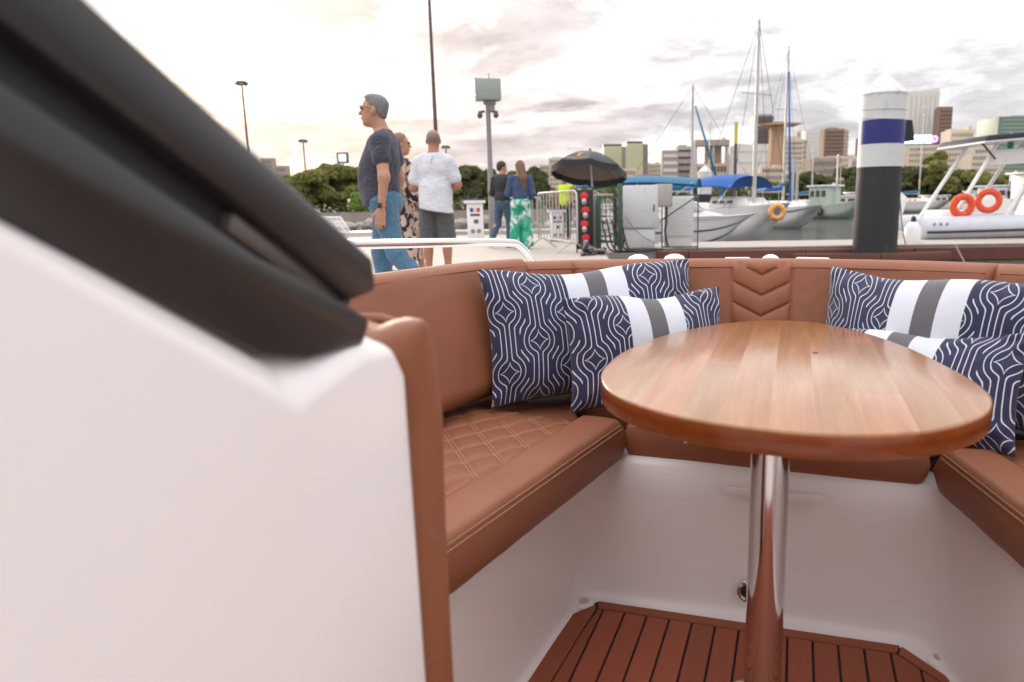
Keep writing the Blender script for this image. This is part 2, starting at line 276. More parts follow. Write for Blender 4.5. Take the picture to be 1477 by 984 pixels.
# ------------------------------------------------------------------ mesh builder
class MB:
    def __init__(s): s.v = []; s.f = []; s.uv = None; s.sm = False
    def add(s, vs, fs):
        o = len(s.v); s.v += [tuple(map(float, p)) for p in vs]; s.f += [tuple(i + o for i in f) for f in fs]; return s
    def box(s, c, d, rz=0.0, M=None):
        x, y, z = d[0] / 2, d[1] / 2, d[2] / 2; R = Matrix.Rotation(rz, 3, 'Z') if M is None else M; c = Vector(c)
        p = [c + R @ Vector(q) for q in [(-x, -y, -z), (x, -y, -z), (x, y, -z), (-x, y, -z), (-x, -y, z), (x, -y, z), (x, y, z), (-x, y, z)]]
        return s.add(p, [(0, 3, 2, 1), (4, 5, 6, 7), (0, 1, 5, 4), (1, 2, 6, 5), (2, 3, 7, 6), (3, 0, 4, 7)])
    def tube(s, pts, r, n=8, caps=True):
        pts = [Vector(p) for p in pts]; rr = r if isinstance(r, (list, tuple)) else [r] * len(pts)
        vs = []; up = None
        for i, p in enumerate(pts):
            t = (pts[min(i + 1, len(pts) - 1)] - pts[max(i - 1, 0)]).normalized()
            if up is None:
                a = Vector((0, 0, 1)) if abs(t.z) < 0.9 else Vector((1, 0, 0)); up = t.cross(a).normalized()
            up = (up - t * up.dot(t)).normalized(); w = t.cross(up)
            for k in range(n):
                th = 2 * math.pi * k / n; vs.append(p + (up * math.cos(th) + w * math.sin(th)) * rr[i])
        fs = []
        for i in range(len(pts) - 1):
            for k in range(n):
                a, b = i * n + k, i * n + (k + 1) % n; fs.append((a, b, b + n, a + n))
        if caps: fs += [tuple(range(n - 1, -1, -1)), tuple(range((len(pts) - 1) * n, len(pts) * n))]
        return s.add(vs, fs)
    def lathe(s, prof, c=(0, 0, 0), n=16, M=None):
        c = Vector(c); vs = []
        for r, z in prof:
            for k in range(n):
                th = 2 * math.pi * k / n; q = Vector((r * math.cos(th), r * math.sin(th), z)); vs.append(c + (M @ q if M else q))
        fs = []
        for i in range(len(prof) - 1):
            for k in range(n):
                a, b = i * n + k, i * n + (k + 1) % n; fs.append((a, b, b + n, a + n))
        fs += [tuple(range(n - 1, -1, -1)), tuple(range((len(prof) - 1) * n, len(prof) * n))]
        return s.add(vs, fs)
    def prism(s, poly, z0, z1):
        n = len(poly); vs = [(x, y, z0) for x, y in poly] + [(x, y, z1) for x, y in poly]
        fs = [tuple(range(n - 1, -1, -1)), tuple(range(n, 2 * n))] + [(i, (i + 1) % n, (i + 1) % n + n, i + n) for i in range(n)]
        return s.add(vs, fs)
    def extr(s, poly3, vec):          # planar polygon of 3D points pushed along a vector
        n = len(poly3); v = Vector(vec); vs = [Vector(p) for p in poly3] + [Vector(p) + v for p in poly3]
        fs = [tuple(range(n - 1, -1, -1)), tuple(range(n, 2 * n))] + [(i, (i + 1) % n, (i + 1) % n + n, i + n) for i in range(n)]
        return s.add(vs, fs)
    def ell(s, c, r, n=12, m=8):
        pr = [(max(1e-4, math.sin(math.pi * i / m)), -math.cos(math.pi * i / m)) for i in range(m + 1)]
        c = Vector(c); vs = []
        for a, z in pr:
            for k in range(n):
                th = 2 * math.pi * k / n; vs.append(c + Vector((r[0] * a * math.cos(th), r[1] * a * math.sin(th), r[2] * z)))
        fs = [(i * n + k, i * n + (k + 1) % n, (i + 1) * n + (k + 1) % n, (i + 1) * n + k) for i in range(m) for k in range(n)]
        return s.add(vs, fs)
    def torus(s, c, R, r, M=None, n=24, m=8):
        c = Vector(c); vs = []
        for i in range(n):
            a = 2 * math.pi * i / n
            for k in range(m):
                b = 2 * math.pi * k / m; q = Vector(((R + r * math.cos(b)) * math.cos(a), (R + r * math.cos(b)) * math.sin(a), r * math.sin(b))); vs.append(c + (M @ q if M else q))
        return s.add(vs, [(i * m + k, ((i + 1) % n) * m + k, ((i + 1) % n) * m + (k + 1) % m, i * m + (k + 1) % m) for i in range(n) for k in range(m)])
    def grid(s, fn, nu, nv, close=False):
        vs = [fn(i / nu, j / nv) for j in range(nv + 1) for i in range(nu + 1)]
        return s.add(vs, [(j * (nu + 1) + i, j * (nu + 1) + i + 1, (j + 1) * (nu + 1) + i + 1, (j + 1) * (nu + 1) + i) for j in range(nv) for i in range(nu)])
    def mesh(s, name, mat, smooth=False, bevel=0.0, seg=2, ang=35):
        me = bpy.data.meshes.new(name); me.from_pydata(s.v, [], s.f)
        if bevel:
            bm = bmesh.new(); bm.from_mesh(me); bmesh.ops.recalc_face_normals(bm, faces=bm.faces)
            es = [e for e in bm.edges if len(e.link_faces) == 2 and e.calc_face_angle(0) > math.radians(ang)]
            bmesh.ops.bevel(bm, geom=es, offset=bevel, segments=seg, affect='EDGES', profile=0.5, clamp_overlap=True); bm.to_mesh(me); bm.free()
        me.materials.append(MATS[mat])
        if smooth or bevel:
            me.polygons.foreach_set('use_smooth', [True] * len(me.polygons))
            if smooth != 'all':
                try: me.set_sharp_from_angle(angle=math.radians(42))
                except Exception: pass
        me.update(); return me
def tag(o, label=None, cat=None, group=None, kind=None):
    if label: o['label'] = label
    if cat: o['category'] = cat
    if group: o['group'] = group
    if kind: o['kind'] = kind
    return o
def thing(name, label, cat, loc=(0, 0, 0), rz=0.0, group=None, kind=None):
    o = bpy.data.objects.new(name, None); COL.objects.link(o); o.location = loc; o.rotation_euler = (0, 0, rz); o.empty_display_size = 0.1
    return tag(o, label, cat, group, kind)
def part(name, mb, mat, parent, smooth=False, bevel=0.0, seg=2, kind=None, label=None, ang=35):
    me = mb if isinstance(mb, bpy.types.Mesh) else mb.mesh(name, mat, smooth, bevel, seg, ang)
    o = bpy.data.objects.new(name, me); COL.objects.link(o); o.parent = parent
    return tag(o, label, None, None, kind)
def solo(name, mb, mat, label, cat, loc=(0, 0, 0), rz=0.0, group=None, kind=None, smooth=False, bevel=0.0, seg=2):
    me = mb if isinstance(mb, bpy.types.Mesh) else mb.mesh(name, mat, smooth, bevel, seg)
    o = bpy.data.objects.new(name, me); COL.objects.link(o); o.location = loc; o.rotation_euler = (0, 0, rz)
    return tag(o, label, cat, group, kind)
def copy_tree(o, parent=None):
    c = o.copy(); COL.objects.link(c); c.parent = parent
    for ch in [x for x in o.children]: copy_tree(ch, c)
    return c
def catmull(pts, n, closed=False):
    pts = [Vector(p) for p in pts]; m = len(pts); out = []
    segs = m if closed else m - 1
    for i in range(segs):
        g = (lambda k: pts[k % m]) if closed else (lambda k: pts[max(0, min(m - 1, k))])
        p0, p1, p2, p3 = g(i - 1), g(i), g(i + 1), g(i + 2)
        for j in range(n):
            t = j / n; out.append(0.5 * ((2 * p1) + (p2 - p0) * t + (2 * p0 - 5 * p1 + 4 * p2 - p3) * t * t + (3 * p1 - p0 - 3 * p2 + p3) * t ** 3))
    if not closed: out.append(pts[-1])
    return out
class Path:
    def __init__(s, pts, smooth=8):
        q = catmull([Vector((*p, 0)) if len(p) == 2 else Vector(p) for p in pts], smooth) if smooth else [Vector((*p, 0)) if len(p) == 2 else Vector(p) for p in pts]
        s.p = q; s.l = [0.0]
        for a, b in zip(q, q[1:]): s.l.append(s.l[-1] + (b - a).length)
        s.len = s.l[-1]
    def at(s, t):
        d = max(0, min(1, t)) * s.len; i = max(0, min(len(s.p) - 2, int(np.searchsorted(s.l, d)) - 1))
        k = (d - s.l[i]) / max(1e-9, s.l[i + 1] - s.l[i]); return s.p[i].lerp(s.p[i + 1], k)
    def tan(s, t): return (s.at(min(1, t + 0.02)) - s.at(max(0, t - 0.02))).normalized()

# ------------------------------------------------------------------ the boat we sit in (boat frame: b right, a forward, z up from the cockpit sole)
TH = math.radians(17); ZF = ZC - 0.945
def bw(b, a, z=0.0): return Vector((b * math.cos(TH) + a * math.sin(TH), -b * math.sin(TH) + a * math.cos(TH), z + ZF))
def bthing(name, label, cat, base, group=None):
    o = thing(name, label, cat, bw(*base), -TH, group); o['_b'] = list(base); return o
def shift(mb, base):
    mb.v = [(x - base[0], y - base[1], z - base[2]) for x, y, z in mb.v]; return mb
def puffy(P, w, h, T, r, nu, nv, relief=None, rs=None):
    """cushion slab round a centre surface P(s,t)->(point, normal); rounded edges of radius r"""
    mb = MB(); ru, rv = r / w, r / h
    def params(n, q):
        e = [q * (1 - math.cos(math.pi / 2 * k / 5)) for k in range(5)]
        return e + [q + (1 - 2 * q) * k / n for k in range(n + 1)] + [1 - x for x in reversed(e)]
    S, Tt = params(nu, ru), params(nv, rv)
    def f(x, q):
        d = min(x, 1 - x) / q; return 1.0 if d >= 1 else math.sqrt(max(0, 1 - (1 - d) ** 2))
    for side in (1, -1):
        vs = []
        for t in Tt:
            for s_ in S:
                p, n = P(s_, t); e = f(s_, ru) * f(t, rv) * T / 2
                if relief and side == 1: e += relief(s_, t) * f(s_, ru) * f(t, rv)
                e += 0.0022 * mnoise.noise(p * 9.0) * f(s_, ru) * f(t, rv) + 0.0008 * mnoise.noise(p * 31.0) * f(s_, ru) * f(t, rv)
                vs.append(p + n * e * side)
        k = len(S); fs = [(j * k + i, j * k + i + 1, (j + 1) * k + i + 1, (j + 1) * k + i) for j in range(len(Tt) - 1) for i in range(k - 1)]
        if side == -1: fs = [tuple(reversed(q)) for q in fs]
        mb.add(vs, fs)
    return mb
def weld(me, d=1e-4):
    bm = bmesh.new(); bm.from_mesh(me); bmesh.ops.remove_doubles(bm, verts=bm.verts, dist=d); bmesh.ops.recalc_face_normals(bm, faces=bm.faces); bm.to_mesh(me); bm.free(); me.update(); return me
def stitches(mb, pts, nrm, pitch=0.0075, ln=0.0052, wd=0.0014, ht=0.0012):
    p = Path(pts, 0); n = max(1, int(p.len / pitch))
    for i in range(n):
        t = (i + 0.5) / n; c = p.at(t); tv = p.tan(t); nv = Vector(nrm(t) if callable(nrm) else nrm).normalized(); nv = (nv - tv * nv.dot(tv)).normalized(); w = tv.cross(nv)
        M = Matrix(((tv.x, w.x, nv.x), (tv.y, w.y, nv.y), (tv.z, w.z, nv.z))); mb.box(c, (ln, wd, ht), M=M)
    return mb

def build_boat():
    base = (0.0, 1.0, 0.0)
    boat = bthing('motorboat', 'white motorboat bow cockpit with brown upholstery and teak floor', 'boat', base)
    S = lambda mb: shift(mb, base)
    # inner liner: one smooth moulding round the footwell
    pth = [(-0.60, 0.10), (-0.53, 0.75), (-0.475, 1.45)] + [(-0.475 + 0.07 * (1 - math.cos(x)), 1.49 + 0.07 * math.sin(x)) for x in np.linspace(0.15, 1.5, 7)] + [(-0.1, 1.565), (0.24, 1.562)] + [(0.245 + 0.075 * math.sin(x), 1.487 + 0.075 * math.cos(x)) for x in np.linspace(0.15, 1.45, 7)] + [(0.345, 1.40), (0.44, 0.80), (0.53, 0.10)]
    P = Path(pth, 0)
    def liner(u, v):
        p = P.at(u); t = P.tan(u); out = Vector((-t.y, t.x, 0))
        prof = [(-0.035, 0.0015), (-0.018, 0.004), (-0.004, 0.016), (0.002, 0.04), (0.010, 0.20), (0.016, 0.345), (0.03, 0.36), (0.10, 0.362)]
        x = v * (len(prof) - 1); i = min(len(prof) - 2, int(x)); k = x - i
        o = prof[i][0] * (1 - k) + prof[i + 1][0] * k; z = prof[i][1] * (1 - k) + prof[i + 1][1] * k
        q = p + out * o; return Vector((q.x, q.y, z))
    part('cockpit_liner', S(MB().grid(liner, 160, 14)), 'gelcoat', boat, smooth='all')
    # sole under the decking
    part('cockpit_sole', S(MB().prism([(-1.1, -2.8), (1.0, -2.8), (1.0, 0.15), (0.58, 0.15), (0.58, 1.66), (-0.62, 1.66), (-0.62, 0.15), (-1.1, 0.15)], -0.03, 0.0)), 'gelcoat', boat)
    # teak decking: caulking sheet, planks, margin boards
    deck = part('floor_deck', S(MB().prism([(-0.535, 0.2), (0.455, 0.2), (0.338, 1.43), (0.245, 1.535), (-0.425, 1.535), (-0.47, 1.46)], 0.0012, 0.004)), 'caulk', boat)
    def plank(poly):
        return part('plank', S(MB().prism(poly, 0.004, 0.0095)), 'deck_teak', deck, bevel=0.0012, seg=1)
    g = 0.0022; lw = lambda a: -0.47 + (a - 1.46) * (0.065 / 1.26); rw = lambda a: 0.338 + (1.43 - a) * (0.117 / 1.23)
    bs = [-0.400 + 0.052 * i for i in range(15)]
    for i in range(len(bs) - 1):
        x0, x1 = bs[i] + g, bs[i + 1] - g
        if x0 > 0.315: break
        f0 = f1 = 1.498
        if x1 > 0.235: f1 = 1.498 - (x1 - 0.235) * 1.05; f0 = min(f0, 1.498 - (x0 - 0.235) * 1.05) if x0 > 0.235 else 1.498
        pl = [(x0, 0.2), (x1, 0.2), (x1, f1)] + ([(0.235, 1.498)] if x0 < 0.235 < x1 else []) + [(x0, f0)]
        plank(pl)
    plank([(lw(0.2) + 0.048, 0.2), (-0.400 - g, 0.2), (-0.400 - g, 1.498), (-0.412, 1.498), (lw(1.40) + 0.050, 1.40)])          # tapered plank
    plank([(lw(0.2) + 0.002, 0.2), (lw(0.2) + 0.045, 0.2), (lw(1.40) + 0.047, 1.395), (-0.418, 1.498), (-0.424, 1.515), (lw(1.46) + 0.004, 1.46)])   # margin at the side
    plank([(-0.413, 1.502), (0.236, 1.502), (0.246, 1.532), (-0.422, 1.532)])
    plank([(0.240, 1.500), (0.312, 1.424), (0.335, 1.432), (0.250, 1.530)])
    plank([(0.316, 0.2), (rw(0.2) - 0.004, 0.2), (rw(1.42) - 0.004, 1.425), (0.316, 1.418)])
    # fittings on the sole and the wall
    for nm, c, M in [('drain_fitting', (-0.452, 1.515, 0.004), None), ('drain_fitting', (0.318, 1.500, 0.004), None)]:
        d = part(nm, S(MB().lathe([(0.024, 0), (0.024, 0.004), (0.020, 0.008), (0.012, 0.010), (0.002, 0.009)], c, 20)), 'gelcoat', boat, smooth=True)
        part('drain_cap', S(MB().lathe([(0.012, 0.0095), (0.012, 0.013), (0.008, 0.0145), (0.001, 0.0145)], c, 16)), 'steel', d, smooth=True)
    Mx = Matrix.Rotation(math.radians(90), 3, 'X')
    wf = part('wall_fitting', S(MB().torus((-0.072, 1.552, 0.075), 0.021, 0.006, Mx)), 'steel', boat, smooth=True)
    part('fitting_core', S(MB().lathe([(0.018, -0.008), (0.018, 0.004), (0.006, 0.006), (0.001, 0.006)], (-0.072, 1.556, 0.075), 16, Mx)), 'black_plastic', wf, smooth=True)
    # access hatch outline in the wall below the seat
    part('hatch_panel', S(MB().box((-0.03, 1.5585, 0.31), (0.22, 0.006, 0.022))), 'gelcoat', boat, bevel=0.002)
    # gunwale deck and topside outside the backrests
    rim = [(-1.10, -2.8), (-1.11, -1.2), (-1.08, 0.2), (-1.06, 0.85), (-1.01, 1.2), (-0.96, 1.5), (-0.90, 1.78), (-0.76, 1.99), (-0.62, 2.07), (-0.28, 2.15), (0.0, 2.175), (0.27, 2.135), (0.50, 2.05), (0.68, 1.90), (0.80, 1.62), (0.88, 1.2), (0.95, 0.2), (0.99, -1.2), (0.98, -2.8)]
    R = Path(rim, 6)
    def gun(u, v):
        p = R.at(u); t = R.tan(u); out = Vector((-t.y, t.x, 0))
        prof = [(-0.02, 0.36), (-0.005, 0.74), (0.02, 0.757), (0.12, 0.757), (0.20, 0.745), (0.225, 0.70), (0.19, 0.25), (0.08, -0.20), (-0.05, -0.55)]
        x = v * (len(prof) - 1); i = min(len(prof) - 2, int(x)); k = x - i
        o = prof[i][0] * (1 - k) + prof[i + 1][0] * k; z = prof[i][1] * (1 - k) + prof[i + 1][1] * k
        q = p + out * o; return Vector((q.x, q.y, z))
    part('gunwale', S(MB().grid(gun, 170, 24)), 'gelcoat', boat, smooth='all')
    # deck hardware showing just above the backrest
    for b_, a_ in ((-0.475, 2.25), (-0.365, 2.28)):
        part('deck_vent', S(MB().lathe([(0.034, 0.755), (0.034, 0.772), (0.028, 0.782), (0.013, 0.7885), (0.001, 0.789)], (b_, a_, 0), 20)), 'white_paint', boat, smooth=True)
    for b0, b1, a0, a1 in ((-0.215, -0.125, 2.262, 2.275), (-0.005, 0.105, 2.285, 2.27)):
        part('deck_handle', S(MB().tube([(b0, a0, 0.745), (b0, a0, 0.766), (b0 + 0.012, a0, 0.774), (b1 - 0.012, a1, 0.774), (b1, a1, 0.766), (b1, a1, 0.745)], 0.007, 10)), 'white_paint', boat, smooth=True)
    part('bow_eye', S(MB().torus((-0.072, 2.29, 0.757), 0.026, 0.006, Matrix.Rotation(math.radians(90), 3, 'X'))), 'white_paint', boat, smooth=True)
    # stainless grab rail over the left side
    rp = catmull([(-1.12, 1.05, 0.80), (-1.105, 1.10, 0.862), (-1.08, 1.25, 0.868), (-1.03, 1.565, 0.858), (-0.93, 1.85, 0.847), (-0.855, 2.06, 0.836), (-0.828, 2.13, 0.820), (-0.800, 2.19, 0.755)], 10)
    part('grab_rail', S(MB().tube(rp, 0.0128, 16)), 'steel', boat, smooth='all')
    # console: white moulding whose inner side we look along; its top edge is chamfered up to the windscreen sill
    fold = [(0.02, 1.105), (0.237, 0.938), (0.424, 0.806), (0.512, 0.826), (0.560, 0.822), (0.578, 0.795), (0.584, 0.46), (0.585, -0.02), (0.02, -0.02)]
    inner = [(0.02, 1.125), (0.262, 0.950), (0.432, 0.846), (0.520, 0.842), (0.552, 0.838), (0.560, 0.80), (0.566, 0.46), (0.567, -0.02), (0.02, -0.02)]
    def console(b0, sg):
        m = MB(); n = len(fold); m.add([(b0, a, z) for a, z in fold] + [(b0 + sg * 0.034, a, z) for a, z in inner] + [(b0 + sg * 0.60, a, z) for a, z in inner],
              [tuple(range(n))] + [(i, (i + 1) % n, (i + 1) % n + n, i + n) for i in range(n)] + [(i + n, (i + 1) % n + n, (i + 1) % n + 2 * n, i + 2 * n) for i in range(n)] + [tuple(range(3 * n - 1, 2 * n - 1, -1))])
        part('console', S(m), 'gelcoat', boat, bevel=0.009, seg=4, ang=12)
        sc = lambda pts, b: [(b0 + sg * (b - 0.34), a * b / 0.34, 0.945 + (z - 0.945) * b / 0.34) for a, z in reversed(pts)]
        up = [(-0.05, 1.2885), (0.297, 1.049), (0.535, 0.903), (0.536, 0.876), (0.500, 0.872), (0.395, 0.944), (0.245, 1.034), (-0.05, 1.235)]
        lo = [(-0.05, 1.20), (0.245, 1.006), (0.400, 0.915), (0.470, 0.884), (0.526, 0.853), (0.512, 0.8325), (0.44, 0.836), (0.395, 0.848), (0.237, 0.943), (-0.05, 1.120)]
        gr = [(-0.05, 1.24), (0.245, 1.036), (0.395, 0.946), (0.498, 0.874), (0.490, 0.866), (0.400, 0.900), (0.245, 0.990), (-0.05, 1.18)]
        part('windscreen_frame', S(MB().extr(sc(up, 0.345), (sg * 0.05, 0, 0))), 'black_frame', boat, bevel=0.004)
        part('windscreen_sill', S(MB().extr(sc(lo, 0.350), (sg * 0.20, 0, 0))), 'black_frame', boat, bevel=0.005)
        part('windscreen_seal', S(MB().extr(sc(gr, 0.364), (sg * 0.04, 0, 0))), 'black_plastic', boat)
        la = [(0.380, 0.945), (0.478, 0.886), (0.486, 0.876), (0.474, 0.872), (0.374, 0.932)]
        part('latch', S(MB().extr(sc(la, 0.354), (sg * 0.02, 0, 0))), 'black_gloss', boat, bevel=0.003)
        part('windscreen_pane', S(MB().extr([(b0 + sg * 0.03, a, z) for a, z in reversed([(-0.05, 1.60), (-0.05, 1.33), (0.30, 1.09), (0.33, 1.085)])], (sg * 0.006, 0, 0))), 'smoked_glass', boat)
    console(-0.34, -1); console(0.34, 1)  # second console is out of view, mirrored in to block light from the right
    # unseen roof, posts, seat and stern, added to darken camera-facing surfaces
    part('unseen_shade_roof', S(MB().prism([(-1.0, -2.9), (0.95, -2.9), (0.95, -1.45), (0.75, -1.25), (-0.8, -1.25), (-1.0, -1.45)], 2.06, 2.14)), 'gelcoat', boat, bevel=0.03, seg=3)
    for b_ in (-0.98, 0.92):
        for a0, a1 in ((-0.8, -1.6), (-2.3, -2.6)): part('unseen_shade_post', S(MB().tube([(b_, a0, 0.75), (b_ * 0.93, a1, 2.07)], 0.026, 12)), 'steel', boat, smooth=True)
    part('unseen_shade_seat', S(MB().box((0.0, -1.35, 0.42), (1.3, 0.5, 0.84))), 'leather', boat, bevel=0.06, seg=4)
    part('unseen_shade_stern', S(MB().box((-0.05, -2.75, 0.40), (1.9, 0.12, 0.95))), 'gelcoat', boat, bevel=0.04, seg=3)
    # padded front of the console
    base2 = (-0.60, 0.635, 0.0)
    def PC(s_, t): return Vector((-0.345 - 0.60 * s_ + 0.012 * t ** 6, 0.630 + 0.004 * t - 0.030 * max(0, t - 0.86) / 0.14, 0.05 + 0.790 * t - 0.010 * math.exp(-((s_ - 0.10) / 0.035) ** 2) * t ** 8)), Vector((0, 1, 0.25 * t ** 8)).normalized()
    mb = puffy(PC, 0.60, 0.785, 0.092, 0.043, 30, 40, lambda s_, t: 0.004 * math.sin(7 * s_ + 5 * t))
    o = solo('console_backrest', shift(mb, base2), 'leather', 'brown upholstered pad on the front of the white console', 'cushion', bw(*base2), -TH, smooth='all'); weld(o.data)
    # piping along its top: a folded seam
    part('piping', shift(MB().tube([(-0.375, 0.640, 0.826), (-0.40, 0.640, 0.8335), (-0.60, 0.642, 0.8330), (-0.90, 0.640, 0.8335)], 0.006, 8), base2), 'leather', o, smooth=True)
build_boat()

def build_cushions():
    # ---- seat cushions
    def seat(name, label, F0, F1, out, quad, basepoly, side):
        base = ((F0[0] + F1[0]) / 2, (F0[1] + F1[1]) / 2, 0.35)
        t = bthing(name, label, 'cushion', base)
        S = lambda m: shift(m, base)
        f0, f1, o = Vector((*F0, 0)), Vector((*F1, 0)), Vector((*out, 0)).normalized(); L = (f1 - f0).length; tv = (f1 - f0).normalized(); wd = 0.125
        def PB(s_, q): return f0.lerp(f1, s_) + o * wd * q + Vector((0, 0, 0.3985 + 0.004 * math.sin(math.pi * q))), Vector((0, 0, 1))
        flip = tv.cross(o).z < 0
        mb = puffy(PB, L, wd, 0.103, 0.022, 80, 12, lambda s_, q: 0.0015 * math.sin(9 * s_ + 3 * q) + 0.001 * math.sin(31 * s_))
        b = part('bolster', S(mb), 'leather', t, smooth='all'); weld(b.data)
        st = MB()
        for dz, do in ((0.4415, 0.0065), (0.4335, 0.0022)):
            pts = [f0.lerp(f1, k / 40) + o * do + Vector((0, 0, dz)) for k in range(1, 40)]
            stitches(st, pts, tuple(-o + Vector((0, 0, 0.6))))
        part('stitching', S(st), 'stitch', t, kind='stuff')
        part('cushion_base', S(MB().prism(basepoly, 0.366, 0.424)), 'leather', t, bevel=0.012, seg=3)
        if quad:
            q = [Vector((*p, 0)) for p in quad]; nu, nv = 190, 150
            sp = 0.072; a1, a2 = math.radians(38), math.radians(-33)
            n1, n2 = Vector((math.cos(a1), math.sin(a1), 0)), Vector((math.cos(a2), math.sin(a2), 0))
            def rel(p):
                h = 1.0
                for n in (n1, n2):
                    x = (p.dot(n) / sp) % 1.0; d = min(x, 1 - x) * sp; h *= 1 - math.exp(-(d / 0.0085) ** 1.3) * 0.95
                return h
            def fn(u, v):
                p = q[0].lerp(q[1], u).lerp(q[3].lerp(q[2], u), v); e = min(u, 1 - u, v, 1 - v) * 12; e = 1 if e > 1 else math.sqrt(max(0, e * (2 - e)))
                return Vector((p.x, p.y, 0.4245 + 0.006 * e + 0.0062 * rel(p) * e))
            m = part('quilted_panel', S(MB().grid(fn, nu, nv)), 'leather', t, smooth='all')
            st = MB(); cen = sum(q, Vector()) / 4
            def inside(p):
                s0 = None
                for i in range(4):
                    c = (q[(i + 1) % 4] - q[i]).cross(p - q[i]).z
                    if s0 is None: s0 = c > 0
                    elif (c > 0) != s0: return False
                return True
            for n in (n1, n2):
                d = Vector((-n.y, n.x, 0))
                k0 = int(min(p.dot(n) for p in q) / sp) - 1
                for k in range(k0, k0 + 26):
                    for off in (-0.0042, 0.0042):
                        run = []
                        for j in range(-140, 220):
                            p = n * (k * sp + off) + d * (j * 0.0075)
                            if inside(p): run.append(p)
                        if len(run) > 6:
                            run = run[2:-2]
                            for p in run[::1]:
                                c = Vector((p.x, p.y, 0.4245 + 0.006 + 0.0062 * rel(p) + 0.0004)); st.box(c, (0.0048, 0.0011, 0.0009), rz=math.atan2(d.y, d.x))
            part('quilt_stitching', S(st), 'stitch', t, kind='stuff')
        return t
    seat('seat_cushion', 'quilted brown leather seat cushion beside the white console', (-0.362, 1.592), (-0.555, 0.50), (-1, 0.177),
         [(-0.482, 1.605), (-0.675, 0.52), (-1.02, 0.52), (-0.80, 1.69)], [(-0.47, 1.585), (-0.66, 0.50), (-1.03, 0.50), (-0.99, 1.3), (-0.80, 1.78), (-0.55, 1.78)], 1)
    seat('seat_cushion', 'brown leather seat cushion facing the table post, under the chevron backrest', (0.286, 1.572), (-0.372, 1.590), (0.02, 1),
         None, [(-0.345, 1.70), (0.275, 1.69), (0.50, 1.80), (0.40, 2.0), (0.0, 2.10), (-0.50, 2.02), (-0.60, 1.85)], 1)
    seat('seat_cushion', 'brown leather seat cushion under the pillow tucked behind the table edge', (0.540, 0.50), (0.288, 1.560), (1, 0.237),
         [(0.665, 0.53), (0.413, 1.585), (0.66, 1.66), (0.86, 0.53)], [(0.65, 0.50), (0.40, 1.57), (0.42, 1.72), (0.66, 1.78), (0.86, 1.0), (0.88, 0.5)], 1)
    # ---- backrests
    def back(label, pts, z0, z1, lean, T=0.092, relief=None, nu=60, nv=30, extra=None, r=0.034):
        P = Path(pts, 8); mid = P.at(0.5); base = (mid.x, mid.y, z0)
        def PF(s_, t):
            p = P.at(s_); tv = P.tan(s_); inn = Vector((tv.y, -tv.x, 0)); q = p + inn * (lean * (1 - t)); nz = Vector((inn.x, inn.y, lean / (z1 - z0))).normalized()
            return Vector((q.x, q.y, z0 + (z1 - z0) * t)), nz
        mb = puffy(PF, P.len, z1 - z0, T, r, nu, nv, relief)
        o = solo('backrest_cushion', shift(mb, base), 'leather', label, 'cushion', bw(*base), -TH, smooth='all'); weld(o.data)
        # welt seam just under the top edge, thin and sunk
        st = MB(); pts_ = []
        for k in range(2, 99):
            p, n = PF(k / 100, 1 - 0.030 / (z1 - z0)); pts_.append(p + n * (T / 2 + 0.0003))
        w = part('welt', shift(MB().tube(pts_, 0.0017, 6), base), 'leather', o, smooth=True)
        if extra: extra(PF, P, o, base, T)
        return o
    def end_seam(PF, P, o, base, T):
        st = MB()
        for off in (0.045, 0.050):
            pts_ = []
            for k in range(12, 90):
                p, n = PF(1 - off / P.len, k / 100); pts_.append(p + n * (T / 2 + 0.0005))
            stitches(st, pts_, tuple(n), 0.008, 0.005, 0.0009, 0.0008)
            pts_ = []
            for k in range(5, 98):
                p, n = PF(k / 100, off / 0.36 + 0.02); pts_.append(p + n * (T / 2 + 0.0005))
            stitches(st, pts_, tuple(n), 0.008, 0.005, 0.0009, 0.0008)
        part('stitching', shift(st, base), 'stitch', o, kind='stuff')
    back('smooth brown leather backrest running beside the console pad below the steel grab rail', [(-1.0, 0.75), (-0.955, 1.2), (-0.915, 1.5), (-0.855, 1.75), (-0.745, 1.925)], 0.455, 0.797, 0.11, extra=end_seam, relief=lambda s_, t: 0.003 * math.sin(3.1 * t) + 0.0015 * math.sin(17 * s_ + 4 * t))
    back('narrow brown leather backrest filler behind the two stacked pillows', [(-0.760, 1.918), (-0.606, 1.998)], 0.455, 0.789, 0.09, nu=20)
    fp = [(-0.620, 1.990), (-0.277, 2.072), (0.0, 2.095), (0.262, 2.058), (0.478, 1.970)]
    PL = Path(fp, 8).len
    s_l, s_r = 0.405, 0.555
    def chev(s_, t):
        x = s_; h = 0.0
        for e in (s_l, s_r): h -= 0.004 * math.exp(-((x - e) * PL / 0.0035) ** 2)
        if s_l < x < s_r:
            u = abs((x - (s_l + s_r) / 2) / ((s_r - s_l) / 2)); z = 0.33 * t
            if True:
                k = ((z - 0.040 * u - 0.006) / 0.0545); fr = k - math.floor(k); d = min(fr, 1 - fr) * 0.0545
                edge = min(1, (1 - u) * 6)
                h += (0.0058 * math.sqrt(max(0, math.sin(math.pi * fr))) - 0.0035 * math.exp(-(d / 0.003) ** 2)) * edge if z < 0.318 else 0
        h += 0.0018 * math.sin(13 * s_ + 2 * t)
        return h
    back('brown leather backrest with a stitched chevron panel behind the table', fp, 0.455, 0.790, 0.08, relief=chev, nu=420, nv=130)
    back('brown leather backrest beside the pillow pair, next to the chevron backrest', [(0.470, 1.976), (0.62, 1.86), (0.73, 1.62), (0.80, 1.2), (0.84, 0.75)], 0.455, 0.790, 0.08)
build_cushions()

